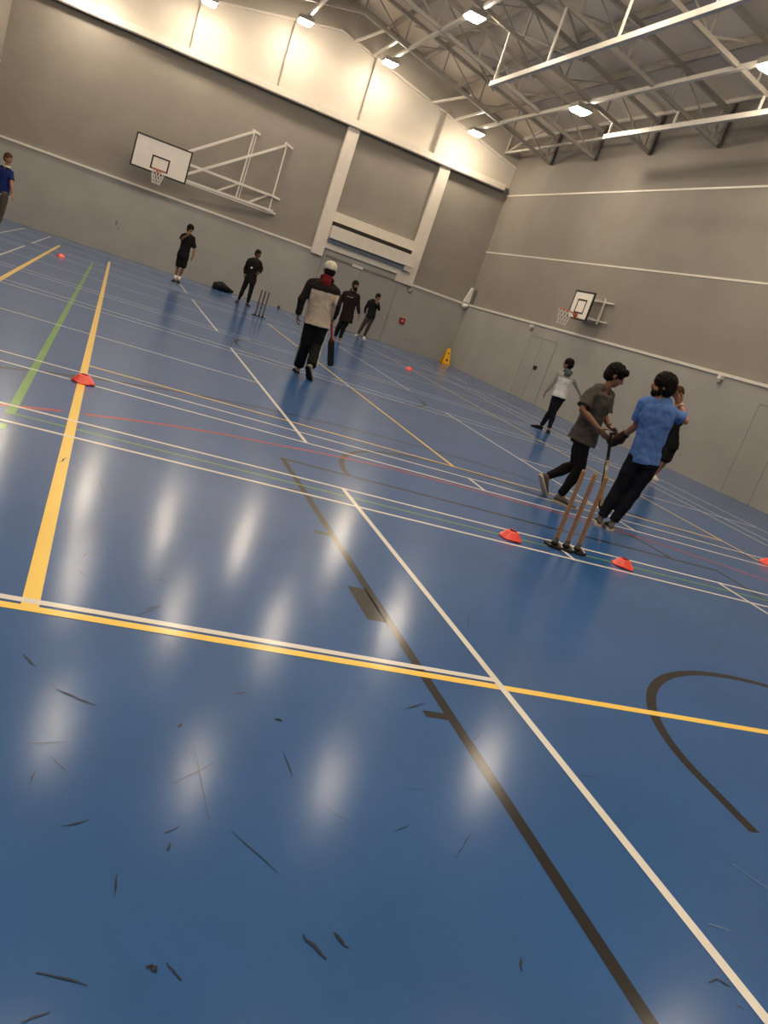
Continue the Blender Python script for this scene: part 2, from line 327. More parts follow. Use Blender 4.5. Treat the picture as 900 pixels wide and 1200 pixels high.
# doors
mb = MB(); mb.box((7.08, YB - .065, .01), (10.2, YB - .04, 2.62)); d3 = struct(mb, 'door_3', M['grey_door'])
mb = MB(); mb.box((7.20, YB - .10, 2.33), (10.05, YB - .065, 2.40)); mb.build('door_track', M['seam'], d3)
mb = MB(); mb.box((8.24, YB - .13, 2.33), (8.68, YB - .065, 2.41)); mb.build('light_spot', M['white_bits'], d3)  # white block stands in for a bright spot of light on the track
mb = MB(); mb.box((7.08, YB - .07, .01), (7.10, YB - .064, 2.6)); mb.box((8.64, YB - .07, .01), (8.655, YB - .064, 2.33)); mb.box((10.18, YB - .07, .01), (10.2, YB - .064, 2.6)); mb.build('door_joint', M['seam'], d3)
def side_door(y0, y1, name, seam):
    mb = MB(); mb.box((XR - .058, y0, .005), (XR - .045, y1, 2.03)); d = struct(mb, name, M['grey_door'])
    mb = MB(); e = .012
    mb.box((XR - .062, y0, 2.03 - e), (XR - .056, y1, 2.03 + e)); mb.box((XR - .062, y0 - e, .005), (XR - .056, y0, 2.03)); mb.box((XR - .062, y1, .005), (XR - .056, y1 + e, 2.03))
    mb.box((XR - .062, seam - .008, .005), (XR - .056, seam + .008, 2.03)); mb.build('door_joint', M['seam'], d); return d
d1 = side_door(23.36, 25.16, 'door_1', 24.27); side_door(12.4, 14.28, 'door_2', 13.4)
mb = MB()
for y in (24.02, 24.14): mb.box((XR - .09, y, 1.03), (XR - .056, y + .07, 1.15))
mb.build('door_handle', M['black'], d1)

# ------------------------------------------------------------------ roof trusses
def truss(y, label):
    t = thing('roof_truss', label, 'roof truss', (RX, y, RZ), 'roof trusses under the deck')
    e = .0
    for xa, xb in ((XR - .12, RX), (RX, XL + .12)):
        mb = MB(); mb.bar((xa, y, rz(xa)), (xb, y, rz(xb)), .09, .10); mb.build('bottom_chord', M['steel'], t)
        mb = MB(); mb.bar((xa, y, rz(xa) + DK - .33), (xb, y, rz(xb) + DK - .33), .11, .12); mb.build('top_chord', M['steel'], t)
    n = 5; xs = [XR - .3 - (XR - .3 - RX) * i / n for i in range(n + 1)] + [RX - (RX - XL - .3) * i / n for i in range(1, n + 1)]
    for i, x in enumerate(xs):
        mb = MB(); mb.bar((x, y, rz(x)), (x, y, rz(x) + DK - .33), .04, .04); mb.build('web_post', M['steel'], t)
        if i < len(xs) - 1:
            x2 = xs[i + 1]; mb = MB()
            a, b = ((x, rz(x)), (x2, rz(x2) + DK - .33)) if i % 2 == 0 else ((x, rz(x) + DK - .33), (x2, rz(x2)))
            mb.bar((a[0], y, a[1]), (b[0], y, b[1]), .035, .035); mb.build('web_brace', M['steel'], t)
    for x, s in ((XR, -1), (XL, 1)):
        mb = MB(); mb.box((x, y - .07, rz(x) - .02), (x + .09 * s, y + .07, rz(x) + DK)); mb.build('end_bracket', M['steel_dark'], t)
    return t
ORD = ['nearest the back gable wall', 'second out from the back gable wall', 'third out from the back gable wall', 'fourth out from the back gable wall', 'fifth out from the back gable wall', 'sixth out from the back gable wall', 'seventh out from the back gable wall, closest to the viewer']
for i, y in enumerate((28.3, 25.3, 22.3, 19.3, 16.3, 13.3, 10.3)): truss(y, 'sloping steel lattice roof truss, ' + ORD[i])
# bracing rods between the trusses
def rod(name, a, b, wd, m, label, cat, group=None):
    mb = MB(); c = V([(p + q) / 2 for p, q in zip(a, b)]); mb.bar(a, b, wd, wd); o = mb.build(name, m, None, loc=c); return tag(o, label, cat, group)
k = 0
for ya, yb, nm in ((28.3, 25.3, 'first and second'), (25.3, 22.3, 'second and third'), (22.3, 19.3, 'third and fourth')):
    for xa, xb, tx in ((7.1, 10.3, 'down to the right-hand side'), (10.3, 7.1, 'down to the ridge side')):
        rod('bracing_rod', (xa, ya, rz(xa) + DK - .45), (xb, yb, rz(xb) + DK - .45), .045, M['steel'], 'diagonal bracing rod, %s trusses from back wall, running %s' % (nm, tx), 'bracing rod', 'diagonal bracing rods')
for x, nm in ((6.0, 'nearest the ridge'), (6.75, 'second from the ridge'), (9.3, 'third from the ridge'), (10.3, 'nearest the right-hand eave')):
    rod('tie_strut', (x, YB - .09, rz(x) - .0), (x + (.35 if x in (6., 9.3) else -.0), 28.3, rz(x) + .02), .07, M['steel_lite'], 'pale strut tying back gable wall to first truss, ' + nm, 'strut', 'struts at the back gable')
tie = thing('eave_tie', 'long pale eave tie running along the top of the right-hand wall', 'roof tie', (12.65, 15, 8.1))
mb = MB(); mb.bar((12.65, YB, 8.12), (12.65, YF, 8.12), .07, .07); mb.build('rail', M['steel_lite'], tie)
mb = MB(); mb.bar((12.65, YB - .05, 8.12), (12.65, YB - .05, 8.8), .05, .05); mb.build('end_post', M['steel_lite'], tie)
mb = MB(); mb.bar((12.65, YB - .05, 8.12), (12.65, 28.3, 8.85), .05, .05); mb.build('end_brace', M['steel_lite'], tie)
tag((lambda mb: (mb.bar((XR - .06, YB, 8.86), (XR - .06, YF, 8.86), .10, .12), mb.build('eave_rail', M['steel_lite'], None, loc=(XR - .06, 14, 8.86)))[1])(MB()), 'pale rail where right-hand wall meets the roof deck', 'eave rail')
# white curtain rails with hangers
for x, z, label in ((8.05, 7.63, 'white suspended curtain rail over the middle of the hall'), (11.75, 7.68, 'white suspended curtain rail close to the right-hand wall')):
    t = thing('curtain_rail', label, 'curtain rail', (x, 12, z), 'suspended curtain rails')
    mb = MB(); mb.bar((x, 22.45, z), (x, 4, z), .10, .12); mb.build('rail', M['rail'], t)
    for y in (22.3, 19.3, 16.3, 13.3, 10.3):
        mb = MB(); mb.bar((x, y, z + .06), (x, y, rz(x)), .045, .045); mb.build('hanger', M['rail'], t)

# ------------------------------------------------------------------ lamps on their conduits
LR = [(-2.2, 7.55), (1.05, 8.32), (4.04, 8.98), (7.1, 8.93), (10.83, 8.05)]
RN = ['leftmost row', 'second row from the left', 'row left of the ridge', 'row right of the ridge', 'row by the right-hand wall']
CN = {30: 'against the back gable', 22.6: 'second out from the back gable', 15.1: 'third out from the back gable', 7.6: 'overhead, outside the photo', .1: 'behind the viewer'}
for i, (x, z) in enumerate(LR):
    tag((lambda mb: (mb.bar((x + .06, 30.2, z + .22), (x + .06, YF, z + .22), .10, .10), mb.build('lighting_trunking', M['steel_lite'], None, loc=(x, 14, z + .22)))[1])(MB()),
        'pale lighting trunking carrying the lamps of the ' + RN[i], 'trunking', 'lighting trunking runs')
    for y in (30, 22.6, 15.1, 7.6, .1):
        t = thing('ceiling_lamp', 'lit warm floodlight in the %s, %s' % (RN[i], CN[y]), 'lamp', (x, y, z), 'lit floodlights under the roof')
        mb = MB(); mb.box((x - .24, y - .24, z + .02), (x + .24, y + .24, z + .15)); mb.build('lamp_housing', M['housing'], t)
        mb = MB(); mb.loft([[(x + a * r, y + b * r, zz) for a, b in ((-1, -1), (1, -1), (1, 1), (-1, 1))] for r, zz in ((.23, z + .02), (.215, z - .015), (.17, z - .06))]); mb.build('lens', M['lamp'], t)

# ------------------------------------------------------------------ basketball goals
def net(mb, c, r, dr):
    n = 12
    for k in range(n):
        a0 = 2 * math.pi * k / n
        for s in (1, -1):
            pts = []
            for j in range(5):
                t = j / 4; rr = r * (1 - .45 * t); a = a0 + s * t * 1.0
                pts.append(c + V((math.cos(a) * rr, math.sin(a) * rr, -dr * t)))
            mb.tube(pts, .006, 4)
def rim(t, c, back, r=.225):
    mb = MB(); n = 24
    rings = []
    for k in range(n):
        a = 2 * math.pi * k / n; d = V((math.cos(a), math.sin(a), 0)); rings.append([c + d * (r + .012 * math.cos(b)) + V((0, 0, .012 * math.sin(b))) for b in (0, 1.57, 3.14, 4.71)])
    mb.loft(rings, close=True); mb.build('rim', M['orange'], t, True)
    mb = MB(); e = c + back * (r - .01); f = c + back * (r + .14)
    mb.bar(e, f, .12, .03); mb.bar(f - V((0, 0, .13)), f + V((0, 0, .02)), .14, .03); mb.bar(f - V((0, 0, .12)), e, .03, .03); mb.build('rim_bracket', M['orange'], t)
    mb = MB(); net(mb, c, r, .42); mb.build('net', M['net'], t)
# back wall goal, swung flat on its wall frame
YBd = 30.2
t = thing('basketball_goal', 'wide white backboard with black borders swung aside on a long pale wall frame', 'basketball hoop', (2.4, YB, 3.0))
mb = MB(); mb.box((-.09, YBd, 2.95), (1.715, YBd + .04, 3.98)); bd = mb.build('backboard', M['board'], t)
def frame2(mb, x0, x1, z0, z1, wd, y0, y1):
    mb.box((x0, y0, z0), (x1, y1, z0 + wd)); mb.box((x0, y0, z1 - wd), (x1, y1, z1)); mb.box((x0, y0, z0 + wd), (x0 + wd, y1, z1 - wd)); mb.box((x1 - wd, y0, z0 + wd), (x1, y1, z1 - wd))
mb = MB(); frame2(mb, -.10, 1.725, 2.94, 3.99, .05, YBd - .006, YBd + .046); mb.build('border', M['black'], bd)
mb = MB(); frame2(mb, .52, 1.10, 3.06, 3.49, .05, YBd - .006, YBd); mb.build('target_square', M['black'], bd)
rim(t, V((.81, YBd - .38, 3.05)), V((0, 1, 0)))
def P(x, z, y): return (x, y, z)
ya, yb = YB - .30, YB - .10
for a, b, y, wd, nm in ((P(3.53, 5.42, ya), P(3.50, 3.18, ya), 0, .05, 'wall_post'), (P(4.72, 5.42, yb), P(4.74, 3.12, yb), 0, .05, 'wall_post'), (P(3.62, 5.30, ya), P(3.60, 3.18, ya), 0, .03, 'wall_post'),
        (P(3.53, 5.42, ya), (1.45, YBd + .12, 3.88), 0, .075, 'diagonal_arm'), (P(4.72, 5.42, yb), (1.60, YBd + .12, 3.22), 0, .075, 'diagonal_arm'),
        (P(4.80, 3.66, yb), (1.2, YBd + .10, 3.60), 0, .075, 'lower_arm'), (P(4.85, 3.17, ya), (1.2, YBd + .12, 3.08), 0, .075, 'lower_arm'), (P(4.80, 3.07, ya), (1.6, YBd + .12, 3.02), 0, .03, 'lower_arm'),
        (P(2.83, 3.16, ya - .1), P(3.45, 3.62, ya), 0, .06, 'corner_brace'), (P(3.96, 3.17, ya), P(4.56, 3.64, yb), 0, .06, 'corner_brace'), (P(3.45, 5.44, ya - .05), P(3.75, 5.42, YB), 0, .07, 'wall_bracket'),
        (P(4.64, 5.44, ya), P(4.95, 5.40, YB), 0, .07, 'wall_bracket'), (P(4.62, 3.66, ya), P(5.0, 3.64, YB), 0, .07, 'wall_bracket'), (P(4.62, 3.14, ya), P(5.0, 3.12, YB), 0, .07, 'wall_bracket'),
        ((1.3, YBd + .08, 2.98), (1.3, YBd + .08, 3.9), 0, .06, 'board_upright'), ((.5, YBd + .08, 2.98), (.5, YBd + .08, 3.9), 0, .06, 'board_upright'), ((.4, YBd + .08, 3.6), (1.6, YBd + .08, 3.6), 0, .06, 'board_crossbar')):
    mb = MB(); mb.bar(a, b, wd, wd); mb.build(nm, M['rail'], t)
# right wall practice goal
xb_ = XR - .52; t = thing('basketball_goal', 'small practice backboard with black borders fixed on the right-hand wall', 'basketball hoop', (XR, 21.95, 2.9))
y0, y1, z0, z1 = 21.48, 22.58, 2.80, 3.64
mb = MB(); mb.box((xb_, y0 + .01, z0 + .01), (xb_ + .03, y1 - .01, z1 - .01)); bd = mb.build('backboard', M['board'], t)
def frameY(mb, a, b, c, d, wd, x0, x1):
    mb.box((x0, a, c), (x1, b, c + wd)); mb.box((x0, a, d - wd), (x1, b, d)); mb.box((x0, a, c + wd), (x1, a + wd, d - wd)); mb.box((x0, b - wd, c + wd), (x1, b, d - wd))
mb = MB(); frameY(mb, y0, y1, z0, z1, .05, xb_ - .006, xb_ + .036); mb.build('border', M['black'], bd)
mb = MB(); frameY(mb, 21.77, 22.29, 2.98, 3.40, .045, xb_ - .006, xb_); mb.build('target_square', M['black'], bd)
rim(t, V((xb_ - .40, 22.03, 2.95)), V((1, 0, 0)))
for z in (2.95, 3.5):
    for y in (21.65, 22.4):
        mb = MB(); mb.bar((xb_ + .03, y, z), (XR, y, z), .05, .05); mb.build('wall_arm', M['rail'], t)
for y in (21.6, 22.45):
    mb = MB(); mb.bar((XR - .06, y, 2.85), (XR - .06, y, 3.6), .05, .05); mb.build('wall_post', M['rail'], t)
mb = MB(); mb.bar((XR - .06, 21.1, 3.5), (XR - .06, 22.6, 3.5), .04, .04); mb.bar((XR - .06, 21.1, 2.95), (XR - .06, 22.6, 2.95), .04, .04); mb.build('wall_rail', M['rail'], t)

# ------------------------------------------------------------------ wall fittings
t = thing('alarm_box', 'small red square box on the grey back wall right of the shutter opening', 'alarm box', (10.82, YB - .05, 1.03))
mb = MB(); mb.box((10.70, YB - .12, .92), (10.93, YB - .05, 1.14)); mb.build('case', M['redbox'], t)
mb = MB(); mb.tube([(10.815, YB - .125, 1.03), (10.815, YB - .13, 1.03)], .03, 10, side=(1, 0, 0)); mb.build('button', M['white_bits'], t)
mb = MB(); mb.tube([(10.74, YB - .05, 2.21), (10.74, YB - .14, 2.21)], [.11, .08], 12, side=(1, 0, 0)); o = mb.build('wall_sounder', M['housing'], None, True, loc=(10.74, YB - .09, 2.21)); tag(o, 'small round grey sounder just below the rail right of the shutter opening', 'sounder')
for y, z, lb in ((25.25, 2.30, 'tiny pale sensor under the right-hand rail, above the double door'), (15.7, 2.33, 'tiny pale sensor under the right-hand rail, left of the door nearest the viewer')):
    t = thing('wall_sensor', lb, 'sensor', (XR - .05, y, z), 'sensors under the right-hand rail')
    mb = MB(); mb.box((XR - .16, y - .05, z - .02), (XR - .05, y + .05, z + .06)); mb.build('bracket', M['white_bits'], t)
    mb = MB(); mb.tube([(XR - .11, y, z - .02), (XR - .11, y, z - .13)], [.05, .035], 10); mb.build('sensor_head', M['housing'], t, True)
t = thing('corner_fitting', 'tall narrow pale fitting with a round foot in the corner above the rail', 'wall fitting', (XR - .1, YB - .1, 2.3))
mb = MB(); mb.prism([(XR - .01, YB - .12, 2.5), (XR - .26, YB - .12, 2.5), (XR - .10, YB - .12, 3.1), (XR - .01, YB - .12, 3.1)], (0, .1, 0)); mb.build('tapered_cover', M['white_bits'], t)
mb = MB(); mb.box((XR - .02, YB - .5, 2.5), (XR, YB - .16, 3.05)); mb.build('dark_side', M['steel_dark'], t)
mb = MB(); mb.ball((XR - .18, YB - .18, 2.36), (.12, .12, .10)); mb.build('round_foot', M['white_bits'], t, True)
# scuff smudges on the panels are surface marks of the wall
mb = MB()
for x, z, a, b in ((-.05, 1.05, .05, .11), (.03, .88, .03, .07), (9.85, .75, .09, .07), (10.2, .95, .05, .1), (9.0, .5, .07, .04), (11.2, .4, .05, .04)):
    mb.poly([(x + a * math.cos(t_) * random.uniform(.6, 1), YB - .0515, z + b * math.sin(t_) * random.uniform(.6, 1)) for t_ in (k * math.pi / 4 for k in range(8))])
mb.build('scuff_mark', M['seam'], wall_back)

# ------------------------------------------------------------------ cricket gear
def wicket(c, ang, label, sp=.115, wm='wood'):
    t = thing('cricket_stumps', label, 'cricket stumps', (c[0], c[1], 0), 'sets of spring stumps')
    d = V((math.cos(ang), math.sin(ang), 0)); q = V((-d.y, d.x, 0)); c = V((c[0], c[1], 0))
    mb = MB(); mb.bar(c - d * .19 + V((0, 0, .012)), c + d * .19 + V((0, 0, .012)), .10, .024)
    for k in (-1, 0, 1): mb.bar(c + d * sp * k - q * .075 + V((0, 0, .012)), c + d * sp * k + q * .075 + V((0, 0, .012)), .07, .024)
    mb.build('base', M['black'], t)
    for k in (-1, 0, 1):
        p = c + d * sp * k
        mb = MB(); mb.tube([p + V((0, 0, .024)), p + V((0, 0, .05)), p + V((0, 0, .055)), p + V((0, 0, .085))], [.032, .03, .022, .022], 12); mb.build('spring_cup', M['black'], t, True)
        mb = MB(); mb.tube([p + V((0, 0, .055)), p + V((0, 0, .09)), p + V((0, 0, .66)), p + V((0, 0, .695)), p + V((0, 0, .711)), p + V((0, 0, .712))], [.014, .0185, .0185, .0185, .015, .004], 12)
        mb.build('stump', M[wm], t, True)
    for k in (-1, 0, 1):
        p = c + d * (sp * k + .05)
        mb = MB(); mb.bar(p - q * .055 + V((0, 0, .028)), p + q * .02 + V((0, 0, .05)), .008, .01); mb.build('spring_clip', M['white_bits'], t)
    return t
wicket((4.12, 5.885), -.05, 'three wooden stumps on a black base standing nearest the viewer')
wicket((4.07, 23.3), -.2, 'three thin stumps on a dark base far off, in front of the back wall', .10, 'wood_dark')

def cone(x, y, label, seed):
    rnd = random.Random(seed); t = []
    mb = MB(); n = 36; prof = [(.100, .002), (.100, .006), (.094, .010), (.058, .060), (.038, .074), (.034, .073), (.054, .056), (.088, .006)]
    rings = []
    for k in range(n):
        a = 2 * math.pi * k / n; wv = .006 * math.sin(3 * a + seed)
        rings.append([(x + r * math.cos(a) * (1 + wv), y + r * math.sin(a), z + (wv * (1 if i < 4 else 0.6) + .006 if z < .012 and z > .003 else 0)) for i, (r, z) in enumerate(prof)])
    mb.loft(rings, close=True)
    o = mb.build('marker_cone', M['red_plastic'], None, True, loc=(x, y, 0)); tag(o, label, 'marker cone', 'red marker cones on the floor')
for i, (x, y, lb) in enumerate(((3.52, 5.80, 'red marker cone on the green line left of the near stumps'), (4.69, 5.80, 'red marker cone on the green line right of the near stumps'),
        (.03, 7.53, 'red marker cone sitting on the wide yellow line at left'), (8.05, 21.35, 'red marker cone far off, in front of the yellow safety sign'),
        (8.215, 7.66, 'red marker cone cut by the right edge of the photo'), (-1.06, 21.87, 'red marker cone at far left by the short yellow line'))): cone(x, y, lb, i * 1.7)

# yellow safety sign: folded A-frame of two shaped panels
t = thing('safety_sign', 'yellow fold-out wet floor sign standing in the far right corner', 'safety sign', (12.86, 30.62, 0))
def sign_panel(lean, nm):
    mb = MB(); W_ = [(-.16, 0), (.16, 0), (.15, .03), (.12, .30), (.085, .345), (.10, .38), (.075, .60), (.03, .63), (-.03, .63), (-.075, .60), (-.10, .38), (-.085, .345), (-.12, .30), (-.15, .03)]
    mb.prism([(12.86 + a, 30.62 + lean * (.66 - z) * .28, z) for a, z in W_], (0, .012, 0)); return mb.build(nm, M['yellow_sign'], t)
pn = sign_panel(-1, 'front_panel'); sign_panel(1, 'rear_panel')
def on(a, z): return (12.86 + a, 30.62 - (.66 - z) * .28 - .006, z)
mb = MB(); mb.poly([on(-.06, .13), on(.06, .13), on(0, .24)]); mb.poly([on(-.03, .40), on(.05, .41), on(.035, .46), on(-.02, .45)]); mb.build('warning_print', M['black'], pn)
mb = MB(); mb.box((12.68, 30.40, .0), (13.04, 30.445, .035)); mb.build('foot_bar', M['yellow_sign'], t)

# ------------------------------------------------------------------ remeshed organic surfaces
DG = None
def organic(mb, name, m, parent, voxel, smooth=4, disp=0, dscale=.12, matfn=None, keep=None):
    me = bpy.data.meshes.new('tmp'); off = WORLD[parent.name] if parent else V((0, 0, 0))
    me.from_pydata([tuple(V(p) - off) for p in mb.v], [], mb.f); me.update()
    bm = bmesh.new(); bm.from_mesh(me); bmesh.ops.recalc_face_normals(bm, faces=bm.faces); bm.to_mesh(me); bm.free()
    o = bpy.data.objects.new(name, me); COL.objects.link(o)
    r = o.modifiers.new('r', 'REMESH'); r.mode = 'VOXEL'; r.voxel_size = voxel; r.use_smooth_shade = True
    if smooth: s = o.modifiers.new('s', 'SMOOTH'); s.factor = .5; s.iterations = smooth
    if disp:
        tx = bpy.data.textures.new('folds', 'CLOUDS'); tx.noise_scale = dscale; tx.noise_depth = 1
        d = o.modifiers.new('d', 'DISPLACE'); d.texture = tx; d.strength = disp; d.mid_level = .5; d.texture_coords = 'LOCAL'
    dg = bpy.context.evaluated_depsgraph_get(); dg.update()
    new = bpy.data.meshes.new_from_object(o.evaluated_get(dg)); new.name = name
    o.modifiers.clear(); o.data = new; bpy.data.meshes.remove(me)
    new.materials.clear()
    for x in (m if isinstance(m, (list, tuple)) else [m]): new.materials.append(x)
    if keep:
        bm = bmesh.new(); bm.from_mesh(new); bmesh.ops.delete(bm, geom=[v for v in bm.verts if not keep(v.co + off)], context='VERTS'); bm.to_mesh(new); bm.free()
    if matfn: new.polygons.foreach_set('material_index', [matfn(p.center + off) for p in new.polygons])
    new.polygons.foreach_set('use_smooth', [True] * len(new.polygons))
    if parent: o.parent = parent; WORLD[o.name] = off
    return o

CLOTH = {}
def cloth(name, col, rough=.85, var=.12):
    if name not in CLOTH: CLOTH[name] = mat(name, col, rough=rough, var=var, scale=9, bump=.15, bscale=90, spec=.08)
    return CLOTH[name]
def skin(name, col): 
    if name not in CLOTH: CLOTH[name] = mat(name, col, rough=.5, var=.08, scale=14, spec=.4)
    return CLOTH[name]

def hand(mb, w, h, nrm, thumb, k=1, curl=.5, fr=.0095):
    """w wrist, h middle of hand; nrm palm-facing direction; thumb direction of the thumb side"""
    w, h = V(w), V(h); d = (h - w).normalized(); n = V(nrm); n = (n - d * n.dot(d)).normalized(); l = d.cross(n)
    if l.dot(V(thumb)) < 0: l = -l
    mb.tube([w - d * .02 * k, w + d * .015 * k, w + d * .05 * k, w + d * .085 * k, w + d * .095 * k], [(.026 * k, .020 * k), (.030 * k, .020 * k), (.040 * k, .017 * k), (.041 * k, .014 * k), (.036 * k, .010 * k)], 12, side=l)
    for i, (o, ln) in enumerate(((.030, .072), (.010, .082), (-.011, .076), (-.031, .060))):
        p = w + d * .082 * k + l * o * k; q = [p - d * .02 * k, p]; a = curl * .35
        for s in (.42, .32, .26):
            dd = (d * math.cos(a) + n * math.sin(a)).normalized(); p = p + (dd + l * o * 1.6).normalized() * ln * s * k; q.append(p); a += curl * .75
        mb.tube(q, [fr * k, fr * k, fr * .95 * k, fr * .9 * k, fr * .75 * k], 8, side=l); mb.ball(q[-1], fr * .78 * k, 8)
    p = w + d * .03 * k + l * .028 * k; q = [p]
    for s, (cd_, cl, cn) in ((.035, (.55, .75, .25)), (.032, (.8, .45, .4)), (.026, (.85, .1, .5))):
        p = p + (d * cd_ + l * cl + n * cn).normalized() * s * k; q.append(p)
    mb.tube(q, [fr * 1.35 * k, fr * 1.2 * k, fr * 1.1 * k, fr * .85 * k], 8, side=n); mb.ball(q[-1], fr * .88 * k, 8)

def shoe(t, a, to, upper, sole, k, flat=True, up_hint=(0, 0, 1), accent=None):
    a, to = V(a), V(to); d = to - a
    if flat:
        d.z = 0; d.normalize(); u = V((0, 0, 1)); heel = V((a.x, a.y, 0)) - d * .055 * k
    else:
        d.normalize(); sd = d.cross(V((0, 0, 1))).normalized(); u = sd.cross(d).normalized(); d = (d * math.cos(.42) + u * math.sin(.42)).normalized(); u = sd.cross(d).normalized()
        heel = a - u * .085 * k - d * .055 * k
    sd = d.cross(u)
    L = .285 * k
    S = [0, .04, .15, .30, .45, .62, .78, .90, .97, 1.0]; W_ = [.016, .030, .037, .036, .039, .047, .050, .043, .029, .012]; H = [.055, .085, .105, .100, .085, .064, .050, .042, .034, .026]
    mb = MB(); rings = []
    for s, w_, hh in zip(S, W_, H):
        c = heel + d * L * s; ring = []
        for j in range(14):
            an = 2 * math.pi * j / 14; x = math.cos(an) * w_ * k; z = math.sin(an)
            z = .02 * k + (hh * k - .02 * k) * (z * .5 + .5); x *= (1 - .35 * max(0, (z - .05 * k) / (.06 * k)) if s < .45 else 1)
            ring.append(c + sd * x + u * z)
        rings.append(ring)
    mb.loft(rings); so = mb.build('shoe', upper, t, True)
    mb = MB(); rings = []
    for s, w_ in zip(S, W_):
        c = heel + d * (L * 1.02 * s - .002); w2 = (w_ + .005) * k; tt = .026 * k if s < .6 else .020 * k; up = .012 * k * max(0, s - .75) * 4 * .6
        rings.append([c - sd * w2 + u * up, c + sd * w2 + u * up, c + sd * w2 + u * (tt + up), c - sd * w2 + u * (tt + up)])
    mb.loft(rings); mb.build('sole', sole, so)
    return heel, d, u

